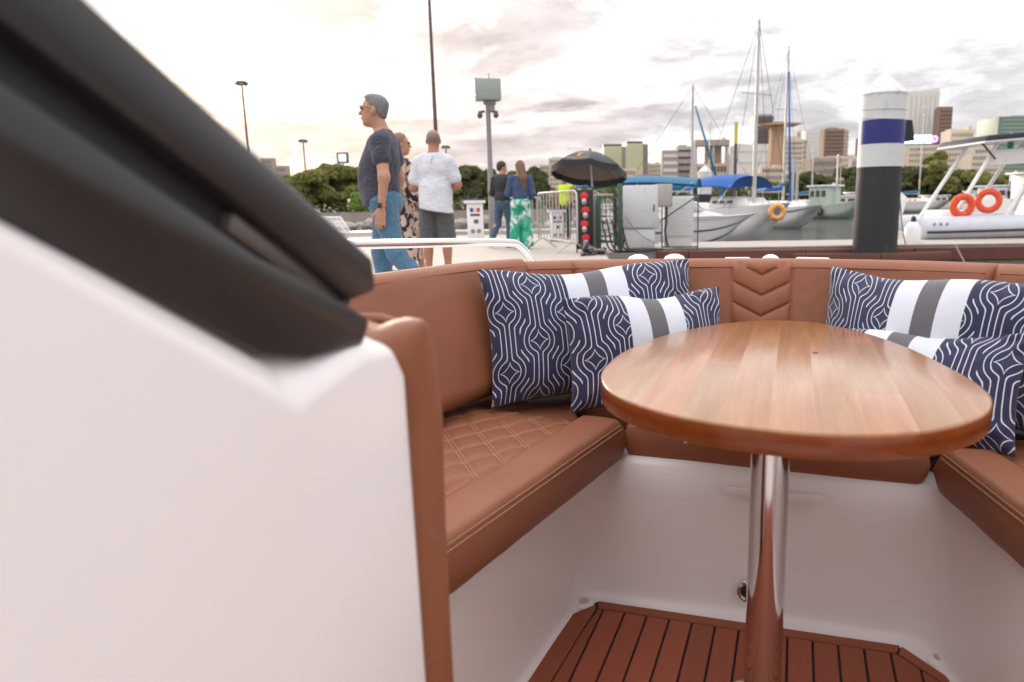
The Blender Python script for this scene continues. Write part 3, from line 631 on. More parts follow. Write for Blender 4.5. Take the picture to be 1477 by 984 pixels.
def build_table():
    base = (-0.022, 1.30, 0.0); cb = -0.022
    t = bthing('pedestal_table', 'teardrop wooden table on a polished steel post', 'table', base)
    pts = [(b_, a_, 0) for b_, a_ in ((-0.322, 1.202), (-0.333, 1.300), (-0.328, 1.425), (-0.279, 1.615), (-0.186, 1.782), (-0.073, 1.872), (0.044, 1.872), (0.148, 1.755), (0.226, 1.583), (0.278, 1.375), (0.296, 1.250), (0.289, 1.165), (0.255, 1.078), (0.184, 1.000), (0.096, 0.955), (0.0, 0.945), (-0.128, 0.972), (-0.222, 1.030), (-0.285, 1.105))]
    out = catmull(pts, 10, True)
    z1, z0 = 0.650, 0.612
    n = len(out); cen = Vector((cb, 1.38, 0))
    rings = [(0.006, z0), (0.0018, z0 + 0.0015), (0.0, z0 + 0.005), (0.0, z1 - 0.0050), (0.0010, z1 - 0.0024), (0.0032, z1 - 0.0006), (0.0062, z1)]
    vs = []
    for off, z in rings:
        for i in range(n):
            tv = (out[(i + 1) % n] - out[i - 1]).normalized(); nn = Vector((-tv.y, tv.x, 0))
            if nn.dot(out[i] - cen) < 0: nn = -nn
            p = out[i] - nn * off; vs.append((p.x, p.y, z))
    fs = [(r * n + i, r * n + (i + 1) % n, (r + 1) * n + (i + 1) % n, (r + 1) * n + i) for r in range(len(rings) - 1) for i in range(n)]
    fs += [tuple(range(n)), tuple(range((len(rings) - 1) * n, len(rings) * n))]
    mb = MB(); mb.add(vs, fs); shift(mb, base)
    src = bpy.data.meshes.new('top'); src.from_pydata(mb.v, [], mb.f)
    core = part('tabletop', shift(MB().lathe([(0.16, z0 - 0.006), (0.16, z0 + 0.004)], (cb, 1.27, 0), 32), base), 'black_plastic', t)
    # glued staves, each its own piece, cut from the outline
    edges = [-0.40, -0.262, -0.195, -0.128, -0.068, -0.004, 0.058, 0.118, 0.186, 0.25, 0.40]
    cuts = {3: [0.02], 4: [0.28], 5: [-0.06], 6: [0.20], 7: [-0.12, 0.30], 8: [0.06]}
    for i in range(len(edges) - 1):
        ys = [-2.0] + cuts.get(i, []) + [2.0]
        for j in range(len(ys) - 1):
            bm = bmesh.new(); bm.from_mesh(src); bmesh.ops.recalc_face_normals(bm, faces=bm.faces)
            for co, no in (((edges[i], 0, 0), (-1, 0, 0)), ((edges[i + 1], 0, 0), (1, 0, 0)), ((0, ys[j], 0), (0, -1, 0)), ((0, ys[j + 1], 0), (0, 1, 0))):
                g = bm.verts[:] + bm.edges[:] + bm.faces[:]
                r = bmesh.ops.bisect_plane(bm, geom=g, plane_co=co, plane_no=no, clear_outer=True)
                es = [e for e in r['geom_cut'] if isinstance(e, bmesh.types.BMEdge)]
                if es: bmesh.ops.holes_fill(bm, edges=[e for e in bm.edges if e.is_boundary], sides=0)
            if not bm.faces: bm.free(); continue
            me = bpy.data.meshes.new('stave'); bmesh.ops.recalc_face_normals(bm, faces=bm.faces); bm.to_mesh(me); bm.free()
            me.materials.append(MATS['table_wood']); me.polygons.foreach_set('use_smooth', [True] * len(me.polygons)); me.set_sharp_from_angle(angle=math.radians(40))
            o = part('stave', me, None, core); o.location.z = random.uniform(-0.00012, 0.00012)
    post = part('post', shift(MB().lathe([(0.0335, 0.012), (0.0335, 0.598)], (cb - 0.006, 1.245, 0), 40), base), 'steel', t, smooth=True)
    part('collar', shift(MB().lathe([(0.075, 0.606), (0.075, 0.600), (0.040, 0.598), (0.0375, 0.592), (0.0375, 0.568), (0.0345, 0.566)], (cb - 0.006, 1.245, 0), 40), base), 'steel', t, smooth=True)
    part('floor_flange', shift(MB().lathe([(0.085, 0.0105), (0.083, 0.015), (0.045, 0.022), (0.0345, 0.028)], (cb - 0.006, 1.245, 0), 40), base), 'steel', t, smooth=True)
    part('wood_plug', shift(MB().lathe([(0.006, z1 + 0.0001), (0.0055, z1 + 0.0009), (0.001, z1 + 0.001)], (0.045, 1.475, 0), 12), base), 'waler_timber', t)
    part('foam_scrap', shift(MB().ell((-0.14, 0.990, z0 - 0.001), (0.0025, 0.002, 0.004), 8, 5), base), 'white_paint', t)
build_table()

def build_pillows():
    def pillow(label, BL, BR, h, lean, T, seed, w=None, ears=1.0, twist=0.0):
        BL, BR = Vector(BL), Vector(BR); w = w or (BR - BL).length; ux = (BR - BL).normalized()
        nrm = Vector((ux.y, -ux.x, 0)).normalized()                      # horizontal normal, towards the camera side
        up = (Vector((0, 0, 1)) * math.cos(lean) - nrm * math.sin(lean)).normalized(); up = (up - ux * up.dot(ux)).normalized(); nn = ux.cross(up)
        if nn.dot(nrm) < 0: nn = -nn
        rs = np.random.RandomState(seed); ph = rs.uniform(0, 6.28, 8); am = rs.uniform(0.6, 1.2, 8)
        N_, M_ = 72, 48; base = ((BL.x + BR.x) / 2, (BL.y + BR.y) / 2, BL.z); mid = (BL + BR) / 2
        mb = MB(); uvs = []
        def prof(s_, t):
            x, y = 2 * s_ - 1, 2 * t - 1
            return (max(0, 1 - abs(x) ** 2.6) ** 0.58) * (max(0, 1 - abs(y) ** 2.6) ** 0.58)
        for side in (1, -1):
            vs = []
            for j in range(M_ + 1):
                for i in range(N_ + 1):
                    s_ = 0.5 - 0.5 * math.cos(math.pi * i / N_) * (0.82 + 0.18 * abs(math.cos(math.pi * i / N_))); t = 0.5 - 0.5 * math.cos(math.pi * j / M_) * (0.82 + 0.18 * abs(math.cos(math.pi * j / M_)))
                    x, y = 2 * s_ - 1, 2 * t - 1
                    px = x * w / 2 * (1 - 0.055 * ears * (1 - y * y)); py = y * h / 2 * (1 - 0.095 * ears * (1 - abs(x) ** 2.4))
                    # sagging lower edge and wrinkles gathered at the corners
                    e = prof(s_, t); pz = T / 2 * e * (1.0 + 0.12 * (0.5 - t)) * side
                    cr = abs(x * y); edge = 1 - e
                    pz += (0.0075 * math.sin(11 * x * am[0] + 7 * y + ph[0]) * edge * (0.25 + cr) + 0.0055 * math.sin(23 * x - 17 * y * am[1] + ph[1]) * edge * cr + 0.006 * math.sin(3.1 * x * am[2] + ph[2]) * math.cos(2.7 * y + ph[3])) * min(1, e * 5)
                    bend = 0.020 * math.sin(2.2 * x + ph[4]) * (0.4 + 0.6 * t) + 0.03 * twist * x * y
                    q = mid + ux * px + up * (py + h / 2 + 0.006 * math.sin(5 * x + ph[5]) * (t > 0.5)) + nn * (pz + bend)
                    vs.append(q); uvs.append((x * w / 2, y * h / 2))
            k = N_ + 1; fs = [(j * k + i, j * k + i + 1, (j + 1) * k + i + 1, (j + 1) * k + i) for j in range(M_) for i in range(N_)]
            if side == -1: fs = [tuple(reversed(q)) for q in fs]
            mb.add(vs, fs)
        shift(mb, base); me = bpy.data.meshes.new('throw_pillow'); me.from_pydata(mb.v, [], mb.f); uvl = me.uv_layers.new(name='UVMap')
        li = np.zeros(len(me.loops), dtype=np.int32); me.loops.foreach_get('vertex_index', li); uvl.data.foreach_set('uv', np.array(uvs, dtype=np.float32)[li].ravel())
        me.materials.append(MATS['pillow_print']); weld(me, 2e-4); me.polygons.foreach_set('use_smooth', [True] * len(me.polygons))
        o = solo('throw_pillow', me, None, label, 'pillow', bw(*base), -TH, 'navy and white printed pillows on the bow seat')
        zp = base; z = MB(); q = mid - ux * (w / 2 * 0.985) + up * 0.012
        z.box(q + nn * 0.004, (0.004, 0.002, 0.014), rz=0.5); z.torus(q + nn * 0.004 - Vector((0, 0, 0.009)), 0.003, 0.0009, Matrix.Rotation(1.57, 3, 'X'), 10, 5)
        part('zip_pull', shift(z, base), 'steel', o)
        pts = []
        for i in range(33):
            x = -1 + 2 * i / 32; pts.append(mid + ux * (x * w / 2 * 0.99) + up * (h / 2 - h / 2 * (1 - 0.095 * ears * (1 - abs(x) ** 2.4)) + 0.0) + nn * (0.020 * math.sin(2.2 * x + ph[4]) * 0.4 - 0.03 * twist * x))
        part('zip_seam', shift(MB().tube(pts, 0.0022, 6), base), 'caulk', o, smooth=True)
        return o
    pillow('large navy and white printed pillow leaning into the seat corner below the grab rail', (-0.715, 1.610, 0.448), (-0.235, 1.935, 0.458), 0.350, math.radians(15), 0.155, 3, ears=1.0)
    pillow('smaller navy printed pillow leaning on the large corner pillow beside the table', (-0.487, 1.618, 0.452), (-0.16, 1.835, 0.455), 0.282, math.radians(14), 0.130, 5, w=0.44, ears=1.0)
    pillow('large navy and white printed pillow against the chevron backrest, its grey stripe fully visible', (0.062, 1.912, 0.458), (0.515, 1.652, 0.455), 0.325, math.radians(12), 0.145, 8, w=0.56)
    pillow('navy printed pillow in front of another, its lower corner on the seat behind the table', (0.015, 1.815, 0.398), (0.417, 1.535, 0.450), 0.250, math.radians(22), 0.110, 11, w=0.51)
build_pillows()
# ------------------------------------------------------------------ water, land, dock
def build_setting():
    solo('water', MB().add([(-900, -60, 0), (900, -60, 0), (900, 260, 0), (-900, 260, 0)], [(0, 1, 2, 3)]), 'water', None, None, kind='structure')
    shore = [(-900, 50), (-60, 46), (4, 54), (14, 120), (60, 138), (900, 150), (4000, 5000), (-4000, 5000), (-2000, 60)]
    solo('ground', MB().prism(shore, -1.0, 1.05), 'land', None, None, kind='structure')
    # stone quay wall along the left shore
    q = solo('quay_wall', MB().extr([(-60, 45.6, -0.8), (4, 53.4, -0.8), (4, 53.4, 1.15), (-60, 45.6, 1.15)], (-0.1, 0.9, 0)), 'quay_stone', 'low grey stone quay wall under the trees on the park shore', 'wall')
    DZ = 0.55
    d = solo('dock', MB().prism([(-16, 3.6), (0.55, 3.6), (0.55, 12.9), (1.3, 13.75), (30, 13.1), (30, 15.6), (1.8, 16.3), (1.6, 22.0), (-16, 22.6)], 0.05, DZ), 'dock_concrete', None, None, kind='structure')
    part('dock_skirt', MB().prism([(-15.9, 3.7), (0.45, 3.7), (0.45, 12.95), (1.25, 13.82), (29.9, 13.17), (29.9, 15.5), (1.75, 16.2), (1.5, 21.9), (-15.9, 22.5)], -0.6, 0.05), 'dock_side', d)
    # concrete face of the right arm, set just proud, with vertical stain texture
    part('dock_face', MB().extr([(1.75, 13.72, -0.3), (29.9, 13.085, -0.3), (29.9, 13.085, 0.30), (1.75, 13.72, 0.30)], (0, 0.05, 0)), 'dock_side', d)
    # timber waler in lengths on the near face, pale coping board on top
    def on(x): return 13.745 - (x - 1.3) * 0.0226
    xs = [1.55, 2.15, 4.35, 6.35, 8.9, 11.6, 14.4, 17.5]
    for a, b in zip(xs, xs[1:]):
        z = 0.0
        part('waler', MB().extr([(a + 0.012, on(a) - 0.11, 0.285 + z), (b - 0.012, on(b) - 0.11, 0.285 + z), (b - 0.012, on(b) - 0.11, 0.515 + z), (a + 0.012, on(a) - 0.11, 0.515 + z)], (0, 0.10, 0)), 'waler_timber', d, bevel=0.008, seg=1)
    xs = [1.5, 3.6, 5.7, 7.9, 10.4, 13.2, 17.4]
    for a, b in zip(xs, xs[1:]):
        part('coping_board', MB().extr([(a + 0.008, on(a) - 0.03, 0.553), (b - 0.008, on(b) - 0.03, 0.553), (b - 0.008, on(b) - 0.03, 0.585), (a + 0.008, on(a) - 0.03, 0.585)], (0, 0.16, 0)), 'weathered_timber', d, bevel=0.006, seg=1)
    # second pontoon on the left, beyond the people
    d2 = solo('dock', MB().prism([(-24, 29.5), (1.2, 28.6), (1.2, 30.2), (-24, 31.1)], 0.10, 0.46), 'weathered_timber', None, None, kind='structure')
    part('dock_skirt', MB().prism([(-23.8, 29.7), (1.0, 28.8), (1.0, 30.0), (-23.8, 30.9)], -0.5, 0.10), 'grey_dark', d2)
    # boulders against the quay
    rs = np.random.RandomState(4)
    for i in range(26):
        x = -19 + i * 0.86 + rs.uniform(-0.3, 0.3); y = 46 + (x + 60) * 0.122 - rs.uniform(0.5, 2.6); r = rs.uniform(0.45, 0.85)
        bm = bmesh.new(); bmesh.ops.create_icosphere(bm, subdivisions=2, radius=1.0); k = rs.normal(size=(6, 3))
        for v in bm.verts:
            n = v.co.normalized(); s_ = 1.0 - sum(max(0, n.dot(Vector(q).normalized()) - 0.72) for q in k) * 0.9; v.co = n * s_
            v.co = Vector((v.co.x * r * 1.25, v.co.y * r, v.co.z * r * 0.72))
        me = bpy.data.meshes.new('boulder'); bm.to_mesh(me); bm.free(); me.materials.append(MATS['rock'])
        solo('boulder', me, None, 'grey boulder piled along the foot of the park quay wall', 'rock', (x, y, rs.uniform(0.0, 0.35)), rs.uniform(0, 6), 'boulders along the quay wall')
build_setting()

# ------------------------------------------------------------------ signed-distance figures
def _cap(p, a, b, r0, r1):
    ba = b - a; L2 = max(1e-9, float(ba @ ba)); t = np.clip(((p - a) @ ba) / L2, 0, 1); return np.linalg.norm(p - a - t[..., None] * ba, axis=-1) - (r0 + t * (r1 - r0))
def _ell(p, c, r, M):
    q = (p - c) @ M if M is not None else p - c
    k0 = np.linalg.norm(q / r, axis=-1); k1 = np.linalg.norm(q / (r * r), axis=-1); return np.where(k1 > 1e-6, k0 * (k0 - 1.0) / np.maximum(k1, 1e-6), -r.min())
def sdf_mesh(prims, h, name, mat, cuts=(), k=0.03):
    """prims: ('c',a,b,r0,r1) or ('e',c,r,M); cuts: (normal, offset) keep n.p<offset"""
    los, his = [], []
    P = []
    for q in prims:
        if q[0] == 'c':
            a, b = np.array(q[1], float), np.array(q[2], float); m = max(q[3], q[4]); lo, hi = np.minimum(a, b) - m, np.maximum(a, b) + m; P.append((q, a, b, lo, hi))
        else:
            c, r = np.array(q[1], float), np.array(q[2], float); m = r.max() if q[3] is not None else r; lo, hi = c - m, c + m; P.append((q, c, r, lo, hi))
        los.append(lo); his.append(hi)
    lo = np.min(los, 0) - 3 * h; hi = np.max(his, 0) + 3 * h
    n = np.ceil((hi - lo) / h).astype(int) + 1; fld = np.full(n, 0.2, np.float32)
    mg = max(0.05, k * 1.5)
    for q, a, b, l, u in P:
        i0 = np.maximum(0, np.floor((l - mg - lo) / h).astype(int)); i1 = np.minimum(n, np.ceil((u + mg - lo) / h).astype(int) + 1)
        ax = [lo[d] + h * np.arange(i0[d], i1[d]) for d in range(3)]; g = np.stack(np.meshgrid(*ax, indexing='ij'), -1)
        d = _cap(g, a, b, q[3], q[4]) if q[0] == 'c' else _ell(g, a, b, None if q[3] is None else np.array(q[3], float))
        s = (slice(i0[0], i1[0]), slice(i0[1], i1[1]), slice(i0[2], i1[2])); f = fld[s]; kk = q[5] if len(q) > 5 else (q[4] if q[0] == 'e' and len(q) > 4 else k)
        w = np.maximum(kk - np.abs(f - d), 0) / kk; fld[s] = np.minimum(f, d) - w * w * kk * 0.25
    if cuts:
        g = np.stack(np.meshgrid(*[lo[d] + h * np.arange(n[d]) for d in range(3)], indexing='ij'), -1).astype(np.float32)
        for nv, off in cuts:
            nv = np.array(nv, np.float32); nv /= np.linalg.norm(nv); fld = np.maximum(fld, g @ nv - off)
    # naive surface nets
    ins = fld < 0
    c = [ins[i:n[0] - 1 + i, j:n[1] - 1 + j, l:n[2] - 1 + l] for i in (0, 1) for j in (0, 1) for l in (0, 1)]
    anyi = np.logical_or.reduce(c); alli = np.logical_and.reduce(c); cell = np.argwhere(anyi & ~alli)
    idx = -np.ones(anyi.shape, int); idx[tuple(cell.T)] = np.arange(len(cell))
    acc = np.zeros((len(cell), 3)); cnt = np.zeros(len(cell)); corners = [(i, j, l) for i in (0, 1) for j in (0, 1) for l in (0, 1)]
    for e0 in corners:
        for d in range(3):
            if e0[d]: continue
            e1 = list(e0); e1[d] = 1
            f0 = fld[tuple((cell + e0).T)]; f1 = fld[tuple((cell + e1).T)]; cr = (f0 < 0) != (f1 < 0); t = f0 / np.where(np.abs(f0 - f1) < 1e-9, 1, f0 - f1)
            pt = np.repeat(np.array([e0], float), len(cell), 0); pt[:, d] += t; acc[cr] += pt[cr]; cnt[cr] += 1
    v = lo + h * (cell + acc / np.maximum(cnt, 1)[:, None]); faces = []
    for d in range(3):
        e = np.zeros(3, int); e[d] = 1; u_, w_ = np.eye(3, dtype=int)[(d + 1) % 3], np.eye(3, dtype=int)[(d + 2) % 3]
        a = ins[:-1, :-1, :-1]; sh = tuple(slice(1, None) if q == d else slice(None, -1) for q in range(3)); b = ins[sh]
        ed = np.argwhere(a != b); ed = ed[np.all(ed >= 1, 1)]
        if not len(ed): continue
        i00 = idx[tuple((ed - u_ - w_).T)]; i10 = idx[tuple((ed - w_).T)]; i11 = idx[tuple(ed.T)]; i01 = idx[tuple((ed - u_).T)]
        qd = np.stack([i00, i10, i11, i01], 1); fl = a[tuple(ed.T)]; qd[~fl] = qd[~fl][:, ::-1]; faces.append(qd)
    fc = np.concatenate(faces); fc = fc[np.all(fc >= 0, 1)]
    me = bpy.data.meshes.new(name); me.from_pydata(v.tolist(), [], fc.tolist()); me.materials.append(MATS[mat]); me.polygons.foreach_set('use_smooth', [True] * len(me.polygons)); me.update(); return me
def rotz(a): return np.array([[math.cos(a), -math.sin(a), 0], [math.sin(a), math.cos(a), 0], [0, 0, 1]])
def figure(label, loc, yaw, J=None, headyaw=0.0, skin='skin', h=0.011, belly=0.0, build=1.0, female=False, scale=1.0, hands=True, group=None, headpitch=0.0):
    """body frame: x to the person's right, y forward, z up; returns (empty, joints, helpers)"""
    j = dict(pel=(0, 0, 0.95), chest=(0, 0.0, 1.27), neck=(0, -0.015, 1.46), head=(0, 0.025, 1.615),
             shr=(0.175, -0.01, 1.405), shl=(-0.175, -0.01, 1.405), elr=(0.225, -0.02, 1.115), ell=(-0.225, -0.02, 1.115), wrr=(0.235, 0.05, 0.87), wrl=(-0.235, 0.05, 0.87),
             hir=(0.088, 0, 0.91), hil=(-0.088, 0, 0.91), knr=(0.098, 0.015, 0.50), knl=(-0.098, 0.015, 0.50), anr=(0.10, -0.025, 0.085), anl=(-0.10, -0.025, 0.085))
    if J: j.update(J)
    j = {k_: np.array(v_, float) for k_, v_ in j.items()}
    e = thing('person', label, 'person', loc, yaw, group); e.scale = (scale,) * 3
    b = build; Pm = []
    Pm += [('e', j['chest'] + (0, 0, 0.03), (0.150 * b, 0.105 * b, 0.185), None, 0.06), ('e', j['pel'] * 0.5 + j['chest'] * 0.5 + (0, 0.02 + belly * 0.5, -0.01), (0.140 * b, 0.105 * b + belly, 0.17), None, 0.07), ('e', j['pel'] + (0, -0.012, -0.01), (0.158 * b, 0.118 * b, 0.125), None, 0.06)]
    Pm += [('c', j['shl'] + (0.03, 0, 0.0), j['shr'] - (0.03, 0, 0.0), 0.060 * b, 0.060 * b), ('c', j['neck'] - (0, 0.01, 0.02), j['shl'] * 0.75 + j['neck'] * 0.25, 0.05, 0.05), ('c', j['neck'] - (0, 0.01, 0.02), j['shr'] * 0.75 + j['neck'] * 0.25, 0.05, 0.05), ('c', j['neck'] - (0, 0.01, 0.05), j['head'] + (0, -0.02, -0.04), 0.060 * b, 0.053)]
    for s in 'rl':
        Pm += [('c', j['sh' + s], j['el' + s], 0.053 * b, 0.041 * b), ('c', j['el' + s], j['wr' + s], 0.041 * b, 0.027)]
        Pm += [('c', j['hi' + s], j['kn' + s], 0.088 * b, 0.056), ('c', j['kn' + s], j['an' + s], 0.055, 0.036), ('e', j['kn' + s] * 0.68 + j['an' + s] * 0.32 - (0, 0.012, 0), (0.047, 0.050, 0.12), None)]
        toe = j['an' + s] + np.array([0.012 if s == 'r' else -0.012, 0.16, -0.05]); Pm += [('c', j['an' + s] - (0, 0.035, 0.045), toe, 0.038, 0.026)]
    # head, turned on the neck
    R = rotz(headyaw) @ np.array([[1, 0, 0], [0, math.cos(headpitch), -math.sin(headpitch)], [0, math.sin(headpitch), math.cos(headpitch)]]); hd = j['head']; H = lambda x, y, z: hd + R @ np.array([x, y, z])
    Pm += [('e', H(0, -0.012, 0.040), (0.076, 0.098, 0.090), R, 0.03), ('e', H(0, 0.022, -0.030), (0.061, 0.072, 0.092), R, 0.03), ('e', H(0, 0.058, -0.092), (0.030, 0.030, 0.026), R, 0.03),
           ('c', H(0, 0.084, 0.022), H(0, 0.110, -0.022), 0.008, 0.0145, 0.014), ('c', H(-0.036, 0.079, 0.030), H(0.036, 0.079, 0.030), 0.011, 0.011, 0.02), ('c', H(-0.018, 0.092, -0.058), H(0.018, 0.092, -0.058), 0.009, 0.009, 0.012)]
    for s in (-1, 1): Pm += [('e', H(s * 0.078, -0.008, 0.0), (0.012, 0.020, 0.033), R, 0.012)]
    # hands: palm, four unequal bent fingers, thumb leaving the side of the palm
    for s, sg in (('r', 1), ('l', -1)):
        if not hands: 
            Pm += [('e', j['wr' + s] + (0, 0.02, -0.07), (0.024, 0.042, 0.075), None)]; continue
        w, el = j['wr' + s], j['el' + s]; d = (w - el); d /= np.linalg.norm(d); fwd = np.array([0, 1.0, 0]); fwd = fwd - d * (fwd @ d); fwd /= np.linalg.norm(fwd); pn = np.cross(d, fwd) * sg   # palm normal side
        B = np.stack([fwd, pn, d], 1); cpt = w + d * 0.052; Pm += [('e', cpt, (0.042, 0.018, 0.056), B, 0.02)]
        for q, (off, ln) in enumerate(((0.033, 0.076), (0.011, 0.086), (-0.012, 0.080), (-0.034, 0.062))):
            a0 = w + d * 0.090 + fwd * off; a1 = a0 + d * ln * 0.55 + pn * (-0.004) * 1; a2 = a1 + d * ln * 0.42 + pn * (0.016 + 0.004 * q) * (1 if (pn @ np.array([sg, 0, 0])) < 0 else -1)
            Pm += [('c', a0, a1, 0.0112, 0.0102, 0.006), ('c', a1, a2, 0.0102, 0.0090, 0.006)]
        t0 = w + d * 0.035 + fwd * 0.032; t1 = t0 + d * 0.035 + fwd * 0.026; t2 = t1 + d * 0.028 + fwd * 0.006; Pm += [('c', t0, t1, 0.0125, 0.0105, 0.012), ('c', t1, t2, 0.0105, 0.0085, 0.01)]
    body = part('body', sdf_mesh(Pm, h, 'body', skin), None, e)
    return e, j, H, R, body, Pm
def dress(e, name, mat, prims, h, cuts=(), k=0.035, par=None):
    me = sdf_mesh(prims, h, name, mat, cuts, k)
    amp = {'hair': 0.004, 'cap': 0.0}.get(name, 0.0085); sd = random.uniform(0, 50)
    if amp:                                     # creases in the cloth, locks in the hair
        nr = [v.normal.copy() for v in me.vertices]; cs = [v.co.copy() for v in me.vertices]; new = []
        for p, n_ in zip(cs, nr):
            q = Vector((p.x * 5 + sd, p.y * 5, p.z * 5 + p.x * 2.5 + p.y * 1.5)) if name != 'hair' else Vector((p.x * 30, p.y * 30, p.z * 9 + sd))
            r = 1 - 2.2 * abs(mnoise.noise(q)); r2 = mnoise.noise(q * 2.3); new.extend(p + n_ * amp * (r * 0.7 + r2 * 0.5 - 0.1))
        me.vertices.foreach_set('co', new); me.update()
    return part(name, me, None, par or e)
def limb(a, b, t): return a + (np.array(b) - a) * t
def shades(e, H, R, body, name='glasses', mat='lens_dark'):
    mb = MB()
    for s in (-1, 1):
        mb.ell(tuple(H(s * 0.034, 0.097, 0.022)), (0.024, 0.008, 0.019), 12, 8) if abs(R[1, 1]) > 0.7 else mb.ell(tuple(H(s * 0.034, 0.097, 0.022)), (0.012, 0.024, 0.019), 12, 8)
    o = part(name, mb, mat, e, smooth=True)
    f = MB()
    for s in (-1, 1): f.tube([tuple(H(s * 0.060, 0.090, 0.028)), tuple(H(s * 0.080, 0.04, 0.026)), tuple(H(s * 0.083, -0.01, 0.022))], 0.0028, 6)
    f.tube([tuple(H(-0.060, 0.094, 0.034)), tuple(H(0, 0.104, 0.030)), tuple(H(0.060, 0.094, 0.034))], 0.0024, 6)
    part('frame', f, 'hair_stubble', o)
def mouth(e, H): part('lips', MB().tube([tuple(H(-0.022, 0.093, -0.058)), tuple(H(0, 0.104, -0.056)), tuple(H(0.022, 0.093, -0.058))], 0.0045, 6), 'lip', e, smooth=True)
def eyes(e, H):
    for s in (-1, 1): part('eye', MB().ell(tuple(H(s * 0.032, 0.083, 0.014)), (0.011, 0.011, 0.008), 8, 6), 'lens_dark', e, smooth=True)

def ground_at(px, Y, z=0.55):
    p = at(px, 300, Y); return Vector((p.x, Y, z))
def build_people():
    # ---- man in the navy T-shirt, profile to the left, mid stride
    h = 0.0072
    e, j, H, R, body, Pm = figure('older man in navy T-shirt, blue jeans and glasses, wearing an orange-strapped watch', ground_at(556, 6.05), math.radians(86), dict(
        pel=(0, 0.0, 0.93), chest=(0, -0.005, 1.255), neck=(0, -0.015, 1.45), head=(0, 0.045, 1.615), shl=(-0.180, -0.045, 1.365), shr=(0.180, -0.02, 1.365), ell=(-0.245, -0.085, 1.09), wrl=(-0.235, -0.045, 0.855), elr=(0.235, -0.06, 1.10), wrr=(0.22, -0.02, 0.87),
        hil=(-0.09, 0.0, 0.89), knl=(-0.10, -0.10, 0.50), anl=(-0.10, -0.36, 0.13), hir=(0.09, 0.02, 0.89), knr=(0.10, 0.09, 0.49), anr=(0.10, 0.07, 0.085)), headyaw=math.radians(8), h=h, belly=0.02, build=1.06, headpitch=math.radians(4), scale=1.0)
    b = [('e', j['chest'] + (0, 0.0, 0.02), (0.180, 0.130, 0.20), None, 0.06), ('e', (0, 0.045, 1.10), (0.172, 0.158, 0.22), None, 0.07), ('e', (0, 0.028, 0.94), (0.182, 0.158, 0.20), None, 0.06), ('c', j['shl'] + (0.03, 0, 0), j['shr'] - (0.03, 0, 0), 0.074, 0.074), ('c', j['neck'] - (0, 0.012, 0.03), j['shl'] * 0.7 + j['neck'] * 0.3, 0.066, 0.066), ('c', j['neck'] - (0, 0.012, 0.03), j['shr'] * 0.7 + j['neck'] * 0.3, 0.066, 0.066)]
    for s in 'lr': b += [('c', j['sh' + s], limb(j['sh' + s], j['el' + s], 0.46), 0.070, 0.072)]
    cuts = [((0, 0, -1), -0.865)]
    dl = j['ell'] - j['shl']; dr = j['elr'] - j['shr']
    dress(e, 'shirt', 'tee_navy', b, h, cuts + [((0, 0.45, 1), 1.318)])
    t = [('e', j['pel'] + (0, -0.008, -0.02), (0.172, 0.138, 0.14), None, 0.05)]
    for s in 'lr': t += [('c', j['hi' + s], j['kn' + s], 0.106, 0.079), ('c', j['kn' + s], j['an' + s], 0.078, 0.066)]
    dress(e, 'jeans', 'jeans', t, h, [((0, 0, 1), 0.985), ((0, 0, -1), -0.055)])
    hair = [('e', H(0, -0.017, 0.046), (0.081, 0.101, 0.091), R, 0.02), ('e', H(0, 0.020, 0.098), (0.062, 0.055, 0.034), R, 0.02), ('e', H(0, -0.055, -0.005), (0.069, 0.050, 0.065), R, 0.02)]
    fw = R @ np.array([0, 1.0, -0.95]); fw /= np.linalg.norm(fw); o = H(0, 0.012, 0.040) @ fw
    dress(e, 'hair', 'hair_grey', hair, h * 0.8, [(fw, o), ((0, 0, -1), -(j['head'][2] - 0.060))], 0.02)
    shades(e, H, R, body, 'glasses', 'clear_vinyl'); mouth(e, H); eyes(e, H)
    w = j['wrl'] * 0.93 + j['ell'] * 0.07; dd = (j['wrl'] - j['ell']); dd /= np.linalg.norm(dd)
    Mw = Matrix([list(r) for r in np.stack([np.cross([0, 1.0, 0], dd) / np.linalg.norm(np.cross([0, 1.0, 0], dd)), np.cross(dd, np.cross([0, 1.0, 0], dd)) / np.linalg.norm(np.cross([0, 1.0, 0], dd)), dd], 1)])
    st = part('watch_strap', MB().torus(tuple(w), 0.030, 0.007, Mw, 20, 8), 'strap_orange', e, smooth=True)
    part('watch_face', MB().box(tuple(w + np.array([-0.032, 0.004, 0])), (0.012, 0.036, 0.040)), 'shoe_dark', st, bevel=0.004)
    for s in 'lr':
        part('shoe', sdf_mesh([('c', j['an' + s] - (0, 0.045, 0.045), j['an' + s] + (0, 0.15, -0.05), 0.046, 0.036)], 0.012, 'shoe', 'shoe_dark', [((0, 0, -1), -(j['an' + s][2] - 0.085))]), None, e)
    # ---- man in white shirt from behind
    h = 0.011
    e, j, H, R, body, Pm = figure('bald man in white T-shirt and dark grey shorts seen from behind', ground_at(629, 8.5), math.radians(-3), dict(shl=(-0.180, -0.01, 1.355), shr=(0.180, -0.01, 1.355), ell=(-0.255, 0.00, 1.075), wrl=(-0.10, 0.22, 1.06), elr=(0.262, 0.01, 1.10), wrr=(0.12, 0.22, 1.08), chest=(0, 0, 1.25), knl=(-0.11, 0.01, 0.5), knr=(0.11, 0.01, 0.5), anl=(-0.115, -0.02, 0.085), anr=(0.115, -0.02, 0.085), head=(0, 0.03, 1.59), neck=(0, -0.01, 1.45)), headyaw=math.radians(6), skin='skin_tan', h=h, belly=0.03, build=1.12, headpitch=math.radians(-8), scale=1.0)
